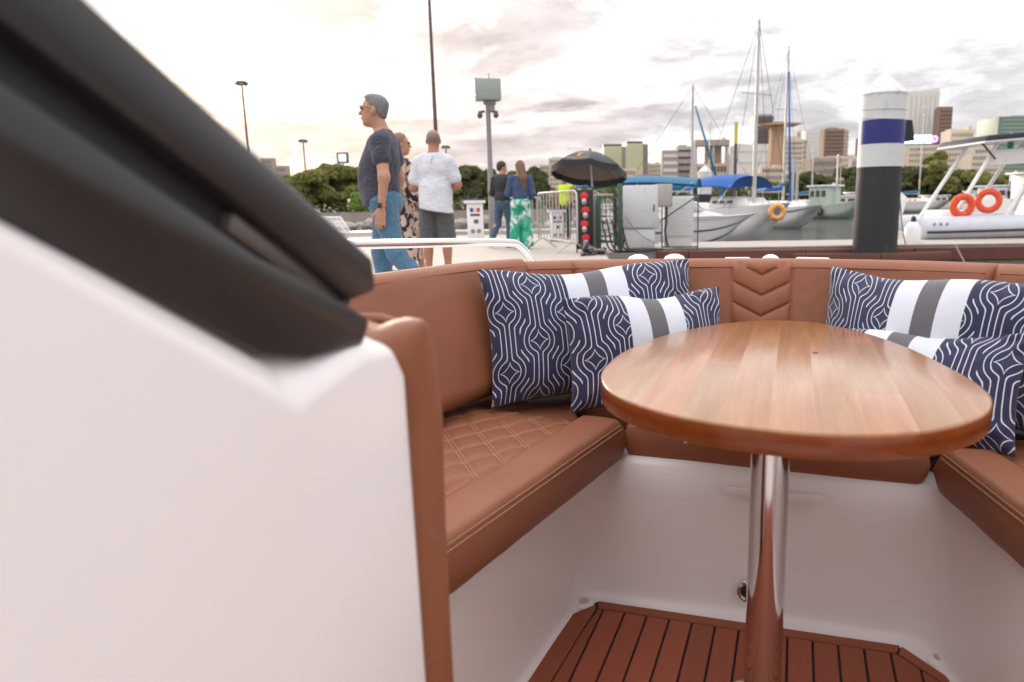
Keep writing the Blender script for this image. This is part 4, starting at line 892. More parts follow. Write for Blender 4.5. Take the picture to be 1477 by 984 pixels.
    b = [('e', j['chest'] + (0, 0, 0.03), (0.195, 0.140, 0.20), None, 0.06), ('e', (0, 0.02, 1.05), (0.188, 0.155, 0.22), None, 0.07), ('c', (0, 0.0, 1.05), (0, -0.005, 0.70), 0.178, 0.208), ('c', j['shl'] + (0.03, 0, 0), j['shr'] - (0.03, 0, 0), 0.070, 0.070), ('c', j['neck'] - (0, 0, 0.03), j['shl'] * 0.7 + j['neck'] * 0.3, 0.072, 0.066), ('c', j['neck'] - (0, 0, 0.03), j['shr'] * 0.7 + j['neck'] * 0.3, 0.072, 0.066)]
    for s in 'lr': b += [('c', j['sh' + s], limb(j['sh' + s], j['el' + s], 0.68), 0.070, 0.074)]
    sh = dress(e, 'shirt', 'tee_white', b, h, [((-0.17, 0, -1), -0.80), ((0, -0.1, 1), 1.458)])
    part('back_print', MB().tube([(0.012, -0.108, 1.425), (0.004, -0.131, 1.38), (-0.004, -0.142, 1.33)], [0.006, 0.010, 0.004], 6), 'teal_print', sh)
    t = [('e', j['pel'] + (0, -0.01, -0.03), (0.170, 0.135, 0.15), None, 0.05)]
    for s in 'lr': t += [('c', j['hi' + s] + np.array([0, 0, -0.06]), j['kn' + s] + np.array([0, 0, -0.08]), 0.105, 0.106)]
    dress(e, 'shorts', 'shorts_grey', t, h, [((0, 0, 1), 0.97), ((0, 0, -1), -0.455)], 0.02)
    hair = [('e', H(0, -0.020, 0.034), (0.0795, 0.0985, 0.080), R, 0.02)]
    up = R @ np.array([0, 0.45, 1.0]); up /= np.linalg.norm(up)
    dress(e, 'hair', 'hair_stubble', hair, 0.008, [(up, H(0, -0.03, 0.075) @ up), (R @ np.array([0, 1.0, 0]), H(0, 0.0, 0) @ (R @ np.array([0, 1.0, 0]))), ((0, 0, -1), -(j['head'][2] - 0.025))], 0.02)
    eyes(e, H); mouth(e, H)
    for s in 'lr': part('shoe', sdf_mesh([('c', j['an' + s] - (0, 0.045, 0.045), j['an' + s] + (0, 0.15, -0.05), 0.046, 0.036)], 0.012, 'shoe', 'shoe_white', [((0, 0, -1), -0.0)]), None, e)
    # ---- woman in the printed dress, between the two men
    e, j, H, R, body, Pm = figure('woman in cream and navy printed dress and sunglasses facing right', ground_at(581, 8.9), math.radians(-75), dict(ell=(-0.235, -0.01, 1.10), wrl=(-0.20, 0.20, 1.02), elr=(0.225, 0.0, 1.10), wrr=(0.20, 0.16, 0.94), knr=(0.09, 0.14, 0.50), anr=(0.09, 0.20, 0.085), knl=(-0.09, -0.03, 0.5), anl=(-0.09, -0.22, 0.11)), headyaw=math.radians(2), skin='skin', h=h, build=0.95, female=True, scale=0.985)
    b = [('e', j['chest'] + (0, 0.015, 0.02), (0.165, 0.135, 0.20), None, 0.06), ('e', (0, 0.0, 1.07), (0.145, 0.115, 0.18), None, 0.06), ('e', (0, -0.01, 0.92), (0.185, 0.155, 0.17), None, 0.06), ('c', (0, 0, 0.90), (0, 0.0, 0.25), 0.165, 0.235), ('c', j['shl'] + (0.03, 0, 0), j['shr'] - (0.03, 0, 0), 0.070, 0.070)]
    for s in 'lr': b += [('c', j['sh' + s], j['el' + s], 0.062, 0.058), ('c', j['el' + s], limb(j['el' + s], j['wr' + s], 0.85), 0.058, 0.050)]
    dress(e, 'dress', 'dress_print', b, 0.012, [((0, 0, -1), -0.22), ((0, 0, 1), 1.445)])
    hair = [('e', H(0, -0.022, 0.046), (0.088, 0.106, 0.098), R, 0.02), ('e', H(0, -0.070, -0.010), (0.070, 0.060, 0.080), R, 0.02)]
    fw = R @ np.array([0, 1.0, -0.55]); fw /= np.linalg.norm(fw)
    dress(e, 'hair', 'hair_blond', hair, 0.009, [(fw, H(0, 0.022, 0.058) @ fw)], 0.02)
    shades(e, H, R, body, 'sunglasses'); mouth(e, H)
    for s in 'lr': part('shoe', sdf_mesh([('c', j['an' + s] - (0, 0.04, 0.045), j['an' + s] + (0, 0.14, -0.05), 0.040, 0.030)], 0.012, 'shoe', 'shoe_dark'), None, e)
    # ---- couple farther along the dock
    h = 0.013
    e, j, H, R, body, Pm = figure('young man in black jacket and jeans standing with a long-haired woman', ground_at(725, 15.2), math.radians(-28), dict(ell=(-0.25, 0.0, 1.12), wrl=(-0.10, 0.23, 1.02), elr=(0.25, 0.02, 1.14), wrr=(0.13, 0.24, 1.22), hil=(-0.09, 0, 0.9), knl=(-0.12, -0.02, 0.5), anl=(-0.17, -0.22, 0.12), knr=(0.10, 0.10, 0.5), anr=(0.10, 0.05, 0.085)), headyaw=math.radians(-35), skin='skin', h=h, hands=False, build=1.02, headpitch=math.radians(-12))
    b = [('e', j['chest'] + (0, 0, 0.02), (0.190, 0.145, 0.21), None, 0.06), ('e', (0, 0, 1.02), (0.178, 0.148, 0.22), None, 0.06), ('c', j['shl'] + (0.03, 0, 0), j['shr'] - (0.03, 0, 0), 0.082, 0.082), ('c', j['neck'] - (0, 0.0, 0.05), j['neck'] + (0, 0, 0.03), 0.09, 0.075)]
    for s in 'lr': b += [('c', j['sh' + s], j['el' + s], 0.074, 0.066), ('c', j['el' + s], limb(j['el' + s], j['wr' + s], 0.9), 0.066, 0.052)]
    dress(e, 'jacket', 'jacket_black', b, h, [((0, 0, -1), -0.85), ((0, 0, 1), 1.50)])
    t = [('e', j['pel'] + (0, -0.01, -0.03), (0.175, 0.138, 0.15), None, 0.05)]
    for s in 'lr': t += [('c', j['hi' + s], j['kn' + s], 0.100, 0.072), ('c', j['kn' + s], j['an' + s], 0.072, 0.056)]
    dress(e, 'jeans', 'jeans_dark', t, h, [((0, 0, 1), 0.97), ((0, 0, -1), -0.06)])
    fw = R @ np.array([0, 1.0, -0.7]); fw /= np.linalg.norm(fw)
    dress(e, 'hair', 'hair_dark', [('e', H(0, -0.020, 0.052), (0.086, 0.106, 0.096), R, 0.02), ('e', H(0, -0.06, 0.0), (0.074, 0.055, 0.07), R, 0.02)], 0.010, [(fw, H(0, 0.025, 0.05) @ fw)], 0.02)
    eyes(e, H)
    for s in 'lr': part('shoe', sdf_mesh([('c', j['an' + s] - (0, 0.045, 0.045), j['an' + s] + (0, 0.15, -0.05), 0.048, 0.038)], 0.014, 'shoe', 'shoe_dark'), None, e)
    e, j, H, R, body, Pm = figure('woman with long brown hair, denim jacket and green tie-dyed trousers', ground_at(751, 14.6), math.radians(8), dict(ell=(-0.245, 0.02, 1.12), wrl=(-0.12, 0.22, 1.12), elr=(0.25, -0.02, 1.11), wrr=(0.20, 0.13, 0.92), chest=(0, 0, 1.26)), headyaw=math.radians(20), skin='skin', h=h, hands=False, build=0.95, female=True, scale=0.985)
    b = [('e', j['chest'] + (0, 0, 0.02), (0.178, 0.135, 0.20), None, 0.06), ('e', (0, 0, 1.08), (0.160, 0.130, 0.16), None, 0.06), ('c', j['shl'] + (0.03, 0, 0), j['shr'] - (0.03, 0, 0), 0.074, 0.074)]
    for s in 'lr': b += [('c', j['sh' + s], j['el' + s], 0.070, 0.062), ('c', j['el' + s], limb(j['el' + s], j['wr' + s], 0.85), 0.062, 0.050)]
    dress(e, 'jacket', 'denim_jacket', b, h, [((0, 0, -1), -0.985), ((0, 0, 1), 1.465)])
    t = [('e', j['pel'] + (0, -0.02, -0.02), (0.178, 0.150, 0.15), None, 0.05)]
    for s in 'lr': t += [('c', j['hi' + s], j['kn' + s] * np.array([1.15, 1, 1]), 0.112, 0.100), ('c', j['kn' + s] * np.array([1.15, 1, 1]), j['an' + s] * np.array([1.25, 1, 1]), 0.100, 0.128)]
    dress(e, 'trousers', 'tie_dye', t, h, [((0, 0, 1), 1.0), ((0, 0, -1), -0.06)])
    dress(e, 'hair', 'hair_brown', [('e', H(0, -0.025, 0.050), (0.090, 0.108, 0.100), R, 0.02), ('c', H(0, -0.07, 0.0), H(0.01, -0.135, -0.20), 0.085, 0.088), ('c', H(0.01, -0.135, -0.20), H(0.02, -0.13, -0.42), 0.082, 0.036)], 0.011, [(R @ np.array([0, 1.0, -0.3]), H(0, 0.03, 0.03) @ (R @ np.array([0, 1.0, -0.3])) / np.linalg.norm([1, 0.3]))], 0.03)
    for s in 'lr': part('shoe', sdf_mesh([('c', j['an' + s] - (0, 0.04, 0.045), j['an' + s] + (0, 0.14, -0.05), 0.042, 0.032)], 0.014, 'shoe', 'shoe_white'), None, e)
    # ---- worker behind the barriers
    e, j, H, R, body, Pm = figure('worker in yellow high-visibility vest behind the crowd barrier', ground_at(815, 18.6), math.radians(150), dict(pel=(0, -0.02, 0.93), ell=(-0.26, 0.02, 1.12), wrl=(-0.2, 0.2, 1.0), elr=(0.25, 0, 1.1)), h=0.015, hands=False, skin='skin_tan', headpitch=math.radians(-20), scale=0.93)
    b = [('e', j['chest'] + (0, 0, 0.02), (0.190, 0.145, 0.21), None, 0.06), ('e', (0, 0, 1.04), (0.175, 0.148, 0.20), None, 0.06), ('c', j['shl'] + (0.03, 0, 0), j['shr'] - (0.03, 0, 0), 0.082, 0.082)]
    dress(e, 'vest', 'hi_vis', b, 0.016, [((0, 0, -1), -0.90), ((0, 0, 1), 1.46)])
    t = [('e', j['pel'] + (0, -0.01, -0.03), (0.170, 0.138, 0.15), None, 0.05)]
    for s in 'lr': t += [('c', j['hi' + s], j['kn' + s], 0.098, 0.074), ('c', j['kn' + s], j['an' + s], 0.074, 0.060)]
    dress(e, 'trousers', 'jacket_black', t, 0.016, [((0, 0, 1), 0.96), ((0, 0, -1), -0.05)])
    dress(e, 'cap', 'hair_dark', [('e', H(0, -0.01, 0.06), (0.088, 0.108, 0.085), R, 0.02)], 0.012, [((0, 0, -1), -(j['head'][2] + 0.03))], 0.02); eyes(e, H)
build_people()

# ------------------------------------------------------------------ dock furniture
def build_dock_things():
    DZ = 0.55
    # pole with a pale green equipment box and cameras
    p = ground_at(709, 18.8); t = thing('camera_pole', 'steel pole on the dock carrying a pale green equipment box and cameras', 'pole', p)
    H = at(697, 150, 18.8).z - DZ
    part('pole', MB().lathe([(0.085, 0), (0.085, 0.3), (0.075, 0.32), (0.060, H)], (0, 0, 0), 14), 'pole_grey', t, smooth=True)
    part('base_plate', MB().box((0, 0, 0.012), (0.34, 0.34, 0.024)), 'galvanised', t, bevel=0.006)
    bx = part('equipment_box', MB().box((0.0, 0, H + 0.33), (0.64, 0.42, 0.50), rz=0.22), 'box_green', t, bevel=0.015)
    part('aerial', MB().tube([(0.05, 0, H + 0.58), (0.05, 0, H + 0.72)], 0.022, 8), 'galvanised', bx)
    part('door_seam', MB().box((-0.02, -0.214, H + 0.33), (0.56, 0.006, 0.42), rz=0.0), 'box_green', bx, bevel=0.004) if False else None
    part('bracket', MB().box((0.05, 0, H + 0.03), (0.30, 0.16, 0.10)).box((0.10, 0, H - 0.10), (0.14, 0.12, 0.18)), 'grey_mid', t, bevel=0.01)
    for sx in (-1, 1):
        c = part('camera', MB().tube([(sx * 0.08, -0.02, H - 0.18), (sx * 0.24, -0.06, H - 0.21)], 0.03, 8).ell((sx * 0.20, -0.06, H - 0.28), (0.07, 0.07, 0.08)), 'grey_dark', t, smooth=True)
    # service pedestals: white column, blue cap, small dispenser panel
    def pedestal(px, Y, lab, hh=1.05, cap='navy_print', marks=True, sc_=1.0):
        p = ground_at(px, Y); t = thing('service_pedestal', lab, 'pedestal', p, 0.12, 'white service pedestals on the dock'); t.scale = (sc_,) * 3
        part('column', MB().box((0, 0, 0.03 + (hh - 0.15) / 2), (0.40, 0.34, hh - 0.15)), 'white_paint', t, bevel=0.02)
        part('plinth', MB().box((0, 0, 0.03), (0.48, 0.42, 0.06)), 'grey_mid', t, bevel=0.008)
        c = part('cap', MB().box((0, 0, hh - 0.07), (0.54, 0.46, 0.10)), 'white_paint', t, bevel=0.02)
        part('cap_band', MB().box((0, 0, hh - 0.03), (0.548, 0.468, 0.035)), cap, c, bevel=0.006)
        if marks:
            for x, w, m in ((-0.085, 0.08, 'navy_print'), (0.0, 0.08, 'win_pale'), (0.085, 0.08, 'fuel_red')):
                part('emblem_bar', MB().box((x, -0.1735, hh - 0.28), (w, 0.005, 0.10)), m, t)
            part('name_plate', MB().box((0.0, -0.1735, hh - 0.40), (0.24, 0.006, 0.06)), 'grey_dark', t)
            part('socket', MB().box((0.02, -0.178, hh - 0.56), (0.11, 0.016, 0.09)), 'grey_dark', t, bevel=0.006)
            for x in (-0.07, 0.08): part('meter', MB().lathe([(0.055, 0), (0.055, 0.012), (0.04, 0.02), (0.002, 0.02)], (x, -0.17, hh - 0.80), 14, Matrix.Rotation(math.radians(90), 3, 'X')), 'grey_mid', t, smooth=True)
            part('side_panel', MB().box((0.2035, 0, hh - 0.55), (0.006, 0.20, 0.22)), 'navy_print', t)
        return t
    pedestal(685, 18.4, 'white service pedestal with blue cap and a small flag emblem beside the camera pole')
    pedestal(803, 17.6, 'white service pedestal behind the bars of the crowd barrier', 1.0, 'navy_stripe', True, 0.78)
    pedestal(868, 19.5, 'pale service pedestal glimpsed through the green socket frame', 0.95, 'grey_mid', True)
    # crowd barriers
    def barrier(p0, p1, lab, hh=1.08, feet=True, n=12):
        d = (p1 - p0); L = d.length; t = thing('crowd_barrier', lab, 'barrier', (p0 + p1) / 2, math.atan2(d.y, d.x), 'galvanised barriers on the dock')
        r = 0.019; z0 = 0.20
        fr = [(-L / 2, 0, z0), (-L / 2, 0, hh - 0.12), (-L / 2 + 0.035, 0, hh - 0.035), (-L / 2 + 0.12, 0, hh), (L / 2 - 0.12, 0, hh), (L / 2 - 0.035, 0, hh - 0.035), (L / 2, 0, hh - 0.12), (L / 2, 0, z0), (-L / 2, 0, z0)]
        part('frame', MB().tube(fr, r, 8), 'galvanised', t, smooth=True)
        for i in range(1, n):
            x = -L / 2 + L * i / n; part('bar', MB().tube([(x, 0, z0), (x, 0, hh)], 0.009, 6), 'galvanised', t, smooth=True)
        for sx in (-1, 1):
            x = sx * (L / 2 - 0.22); part('foot', MB().tube([(x, -0.30, 0.015), (x, -0.03, z0), (x, 0.03, z0), (x, 0.30, 0.015)], 0.016, 8), 'galvanised', t, smooth=True)
        return t
    barrier(ground_at(776, 15.0), ground_at(832, 12.9), 'galvanised crowd barrier standing beside the red-socket rack', 1.10, n=12)
    barrier(ground_at(838, 17.6), ground_at(902, 17.2), 'galvanised crowd barrier behind the green socket frame')
    barrier(ground_at(712, 21.4), ground_at(780, 20.6), 'galvanised crowd barrier behind the couple')
    # socket racks: black board with red sockets
    def rack(px, Y, rz, lab, hh=1.06, n=4, w=0.27):
        p = ground_at(px, Y); t = thing('socket_rack', lab, 'socket rack', p, rz, 'electric socket racks')
        part('board', MB().box((0, 0, 0.06 + hh / 2), (w, 0.06, hh)), 'black_plastic', t, bevel=0.008)
        for sx in (-1, 1): part('leg', MB().box((sx * (w / 2 + 0.012), 0.01, hh / 2 + 0.05), (0.022, 0.08, hh + 0.10)), 'black_plastic', t)
        Mx = Matrix.Rotation(math.radians(90), 3, 'X')
        for i in range(n):
            z = hh - 0.10 - i * 0.245
            s_ = part('socket', MB().lathe([(0.075, 0), (0.075, 0.05), (0.066, 0.075), (0.055, 0.08), (0.002, 0.08)], (0.02 * (i % 2), -0.03, z + 0.04), 16, Mx), 'red_plastic', t, smooth=True)
            part('plug', MB().lathe([(0.045, 0.03), (0.045, 0.11), (0.025, 0.16), (0.002, 0.16)], (0.02 * (i % 2), -0.03, z - 0.075), 12, Matrix.Rotation(math.radians(70), 3, 'X')), 'grey_hull', s_, smooth=True)
        return t
    rack(843, 13.2, -0.05, 'black socket rack with four red sockets beside the crowd barrier')
    rack(896, 14.2, -0.35, 'second black socket rack with red sockets beside the white cabinet', 1.0, 4, 0.24)
    p = ground_at(857, 13.6); solo('grey_panel', MB().box((0, 0, 0.48), (0.22, 0.30, 0.96)), 'grey_mid', 'grey metal housing behind the four red sockets', 'cabinet', p, 0.1, bevel=0.015)
    # green steel frame with wire mesh
    p = ground_at(879, 13.4); t = thing('green_frame', 'dark green steel frame with wire infill between the socket racks', 'frame', p, -0.22)
    for x, hh in ((-0.20, 1.02), (0.20, 1.22)): part('post', MB().box((x, 0, hh / 2), (0.075, 0.075, hh)), 'green_metal', t, bevel=0.008)
    for z in (0.18, 0.98): part('crossbar', MB().box((0, 0, z), (0.33, 0.035, 0.04)), 'green_metal', t)
    for i in range(5): part('wire', MB().tube([(-0.14 + i * 0.07, 0, 0.18), (-0.14 + i * 0.07, 0, 0.98)], 0.006, 5), 'green_metal', t)
    for i in range(6): part('wire', MB().tube([(-0.17, 0.008, 0.28 + i * 0.12), (0.17, 0.008, 0.28 + i * 0.12)], 0.006, 5), 'green_metal', t)
    # white electric cabinets
    p = ground_at(924, 13.9); t = thing('electric_cabinet', 'tall white two-door electric cabinet at the dock edge', 'cabinet', p, -0.06)
    part('lower_body', MB().box((-0.02, 0, 0.21), (0.57, 0.42, 0.36)), 'cabinet_grey', t, bevel=0.012); part('upper_body', MB().box((0, 0, 0.80), (0.66, 0.48, 0.79)), 'cabinet_grey', t, bevel=0.014)
    part('upper_door', MB().box((0, -0.2445, 0.80), (0.62, 0.010, 0.75)), 'cabinet_grey', t, bevel=0.004); part('lower_door', MB().box((-0.02, -0.2145, 0.21), (0.53, 0.010, 0.32)), 'cabinet_grey', t, bevel=0.004)
    part('plinth', MB().box((0, 0, 0.016), (0.60, 0.44, 0.032)), 'grey_dark', t); part('door_handle', MB().box((0.24, -0.256, 0.78), (0.025, 0.02, 0.12)), 'grey_dark', t, bevel=0.004)
    p = ground_at(957, 13.75); t = thing('junction_box', 'beige junction box fixed beside the tall white cabinet', 'junction box', p)
    part('stand', MB().box((0.05, 0.05, 0.40), (0.04, 0.04, 0.80)), 'galvanised', t); part('case', MB().box((0, 0, 1.0), (0.30, 0.20, 0.42)), 'junction_beige', t, bevel=0.012); part('lid', MB().box((0, -0.105, 1.0), (0.27, 0.014, 0.38)), 'junction_beige', t, bevel=0.004)
    part('conduit', MB().tube([(0.06, -0.02, 0.79), (0.06, -0.02, 0.50), (0.02, -0.05, 0.36), (0.05, -0.05, 0.2), (0.10, 0, 0.0)], 0.017, 8), 'black_plastic', t, smooth=True)
    p = ground_at(978, 14.5); t = thing('electric_cabinet', 'low white electric cabinet behind the wire mesh panel', 'cabinet', p, 0.0)
    part('body', MB().box((0, 0, 0.60), (0.56, 0.40, 0.78)), 'cabinet_grey', t, bevel=0.014); part('door', MB().box((0, -0.2045, 0.60), (0.52, 0.010, 0.74)), 'cabinet_grey', t, bevel=0.004); part('pedestal', MB().box((0, 0, 0.105), (0.50, 0.34, 0.21)), 'cabinet_grey', t, bevel=0.008)
    a, b = ground_at(955, 13.75), ground_at(1007, 13.60); d = b - a; L = d.length; t = thing('mesh_panel', 'wire mesh panel in a dark steel frame guarding the low white cabinet', 'fence', (a + b) / 2, math.atan2(d.y, d.x))
    hh = 1.0
    for nm, q in (('frame_post', [(-L / 2, 0, 0), (-L / 2, 0, hh)]), ('frame_post', [(L / 2, 0, 0), (L / 2, 0, hh)]), ('frame_rail', [(-L / 2, 0, hh), (L / 2, 0, hh)]), ('frame_rail', [(-L / 2, 0, 0.05), (L / 2, 0, 0.05)]), ('brace', [(-L / 2, -0.01, 0.55), (L / 2 - 0.04, -0.01, hh - 0.03)])): part(nm, MB().tube(q, 0.014, 6), 'green_metal', t, smooth=True)
    m = MB()
    for i in range(1, 14): x = -L / 2 + L * i / 14; m.tube([(x, 0.004, 0.05), (x, 0.004, hh)], 0.003, 4)
    for i in range(1, 12): z = 0.05 + (hh - 0.05) * i / 12; m.tube([(-L / 2, 0.008, z), (L / 2, 0.008, z)], 0.003, 4)
    part('wire_mesh', m, 'galvanised', t, kind='stuff')
    # cables: each a thing
    rs = np.random.RandomState(9)
    def cable(lab, pts, r=0.016, mat='black_plastic'):
        b = Vector(pts[0]); q = catmull(pts, 8); solo('power_cable', MB().tube([v - Vector((b.x, b.y, DZ)) for v in q], r, 6), mat, lab, 'cable', (b.x, b.y, DZ), 0, 'power cables in a tangle on the dock', smooth=True)
    for i in range(12):
        p0 = ground_at(842 + rs.uniform(-4, 6), 13.05); z = 0.26 - 0.03 * (i % 4); pts = [p0 + Vector((0, -0.14, z - 0.05)), p0 + Vector((rs.uniform(-0.1, 0.12), -0.28, 0.10))]
        x, y = p0.x + rs.uniform(-0.05, 0.2), p0.y - 0.35
        for k in range(6):
            pts.append(Vector((x, y, DZ + 0.02 + 0.02 * (i % 5)))); x += rs.uniform(-0.10, 0.26); y += rs.uniform(-0.22, 0.20); y = min(max(y, 12.2), 13.0); x = min(x, 0.55)
        pts = [pts[0], pts[1]] + pts[2:]
        cable('thick cable looping from the red sockets onto the dock', pts, rs.uniform(0.011, 0.019), ['black_plastic', 'grey_mid', 'black_plastic'][i % 3])
    for i in range(5):
        a = ground_at(868 + 7 * i, 13.1); pts = [a + Vector((0, 0, rs.uniform(0.3, 0.7))), a + Vector((0.10, -0.1, 0.12)), a + Vector((0.25, -0.15, 0.02)), a + Vector((0.50, 0.05, 0.018)), a + Vector((0.8, 0.45, 0.02))]
        cable('black cable running along the dock edge past the white cabinet', pts, 0.017)
    cable('thin cable drooping across the doors of the tall white cabinet', [at(902, 312, 13.6), at(917, 333, 13.55), at(935, 346, 13.55), at(950, 352, 13.6)], 0.008, 'grey_mid')
    # parasol
    p = ground_at(852, 16.6); t = thing('parasol', 'black parasol with gold emblems and grey underside, tilted over the barriers', 'parasol', p)
    top = at(849, 219, 16.6).z - DZ; R0 = 0.86
    part('pole', MB().tube([(0.10, 0, 0.1), (0.0, 0, top + 0.04)], 0.020, 10), 'win_pale', t, smooth=True); part('stand', MB().lathe([(0.26, 0), (0.26, 0.06), (0.06, 0.10), (0.035, 0.36)], (0.10, 0, 0), 18), 'grey_dark', t, smooth=True)
    tilt = Matrix.Rotation(math.radians(6), 3, 'Y') @ Matrix.Rotation(math.radians(-13), 3, 'X')
    def sp(u, v, dz=0.0):          # u angle 0..8 panels, v 0 centre .. 1 rim
        k = math.floor(u) ; f = u - k; a = (u) * math.pi / 4; sag = 0.10 * math.sin(math.pi * f) * v; r = R0 * v * (1 - 0.06 * math.sin(math.pi * f) * v)
        return tilt @ Vector((r * math.cos(a), r * math.sin(a), -0.40 * v ** 1.7 - sag * 0.30 + dz)) + Vector((0, 0, top))
    for i in range(8):
        pn = part('canopy_panel', MB().grid(lambda u, v: sp(i + u * 0.9999, 0.02 + 0.98 * v), 10, 10), 'canvas_black', t, smooth='all')
        part('canopy_lining', MB().grid(lambda u, v: sp(i + u * 0.9999, 0.02 + 0.97 * v, -0.012), 8, 8), 'canvas_grey', pn, smooth='all')
        part('valance', MB().grid(lambda u, v: sp(i + u * 0.9999, 1.0) + Vector((0, 0, -0.13 * v - 0.02 * v * math.sin(math.pi * u))), 10, 3), 'canvas_black', pn, smooth='all')
        rb = part('rib', MB().tube([sp(i, 0.03, -0.02), sp(i, 0.5, -0.02), sp(i, 0.98, -0.02)], 0.007, 6), 'grey_mid', t)
        if i in (1, 4, 5, 7):
            g = MB()
            g.grid(lambda u, v: sp(i + 0.34 + 0.32 * u, 0.58 + 0.09 * v, 0.006), 6, 2); g.grid(lambda u, v: sp(i + 0.42 + 0.16 * u, 0.69 + 0.13 * v, 0.006), 6, 3); g.grid(lambda u, v: sp(i + 0.10 + 0.80 * u, 0.90 + 0.035 * v, 0.006), 8, 2)
            part('emblem', g, 'gold_print', pn)
    part('finial', MB().ell((0, 0, top + 0.03), (0.03, 0.03, 0.05)), 'grey_dark', t, smooth=True)
    # mooring piles
    def pile(px, Y, r, lab, ztop, scale=1.0):
        p = ground_at(px, Y, -1.0); t = thing('mooring_pile', lab, 'pile', p, 0, 'mooring piles with white conical caps'); z = lambda w: w + 1.0
        part('wrap', MB().lathe([(r * 0.97, 0)] + [(r * (0.985 + 0.012 * ((i % 2))), z(-0.4) + (z(ztop - 1.63) - z(-0.4)) * i / 13) for i in range(14)], (0, 0, 0), 36), 'pile_wrap', t, smooth=True)
        part('white_band', MB().lathe([(r * 1.0, z(ztop - 1.63)), (r * 1.0, z(ztop - 1.24))], (0, 0, 0), 36), 'pile_white', t, smooth=True)
        part('blue_band', MB().lathe([(r * 1.004, z(ztop - 1.24)), (r * 1.006, z(ztop - 1.0)), (r * 1.004, z(ztop - 0.83))], (0, 0, 0), 36), 'pile_blue', t, smooth=True)
        up = part('white_collar', MB().lathe([(r * 1.0, z(ztop - 0.83)), (r * 1.0, z(ztop - 0.38)), (r * 0.98, z(ztop - 0.375))], (0, 0, 0), 36), 'pile_white', t, smooth=True)
        part('cone_cap', MB().lathe([(r * 1.02, z(ztop - 0.40)), (r * 1.02, z(ztop - 0.375)), (r * 0.5, z(ztop - 0.17)), (0.01, z(ztop))], (0, 0, 0), 36), 'pile_white', t, smooth=True)
        for dz, sl in ((-0.62, 0.05), (-0.74, 0.10)):
            pts = [(r * 1.012 * math.cos(a), r * 1.012 * math.sin(a), z(ztop + dz + sl * math.sin(a * 0.5 + 0.4 + math.pi / 2))) for a in np.linspace(0, 2 * math.pi, 40)]
            part('wrap_wire', MB().tube(pts, 0.006, 5), 'galvanised', up)
        return t
    zt = at(1277, 112, 13.9).z
    t = pile(1265, 13.30, 0.385, 'large mooring pile with black wrap, white and blue bands and white cone, beside the dock', zt)
    part('flag', MB().extr([(0.385, 0.05, zt + 1 - 1.20), (0.62, 0.05, zt + 1 - 1.17), (0.56, 0.05, zt + 1 - 0.82), (0.385, 0.05, zt + 1 - 0.80)], (0, 0.02, 0)), 'canvas_black', t)
    # timber bracket of the dock round the pile
    p = ground_at(1265, 12.85, 0.30); br = thing('pile_bracket', 'reddish timber bracket boxing the large pile against the dock', 'bracket', p)
    for a, b in (((-1.35, 0.28), (0.10, -0.02)), ((0.10, -0.02), (1.45, 0.22))):
        d = Vector((b[0] - a[0], b[1] - a[1], 0)); part('beam', MB().box(((a[0] + b[0]) / 2, (a[1] + b[1]) / 2, 0.09), (d.length, 0.10, 0.17), rz=math.atan2(d.y, d.x)), 'waler_timber', br, bevel=0.008)
    pile(1016, 42, 0.385, 'mooring pile showing a white cone above a teal boat canopy', at(1016, 238, 42).z)
    pile(1201, 96, 0.385, 'distant black and white mooring pile beside the green trawler', 3.75)
    pile(1460, 60, 0.385, 'distant mooring pile by the white motor yacht', 3.6)
    # fender and line hanging from the dock
    p = at(1316, 340, 14.7); t = thing('fender', 'white cylindrical fender with dark eye between dock and grey tube boat', 'fender', (p.x, p.y, p.z - 0.25))
    part('bladder', MB().lathe([(0.02, -0.05), (0.10, -0.03), (0.15, 0.06), (0.16, 0.22), (0.155, 0.40), (0.10, 0.50), (0.05, 0.53)], (0, 0, 0), 18), 'white_paint', t, smooth=True); part('eye', MB().lathe([(0.055, 0.52), (0.05, 0.60), (0.02, 0.64)], (0, 0, 0), 12), 'black_plastic', t, smooth=True)
    solo('mooring_line', MB().tube(catmull([at(1298, 285, 13.9) - at(1306, 352, 13.6), at(1301, 325, 13.8) - at(1306, 352, 13.6), Vector((0, 0, 0))], 8), 0.010, 6), 'dark_line', 'thin dark mooring line hanging beside the large pile', 'rope', at(1306, 352, 13.6))
    solo('mooring_line', MB().tube([(0, 0, 0), (0.16, -0.02, -0.28), (0.29, -0.04, -0.52)], 0.014, 6), 'weathered_timber', 'pale stick slanting down the dock timber', 'rope', at(1377, 352, 13.15))
build_dock_things()

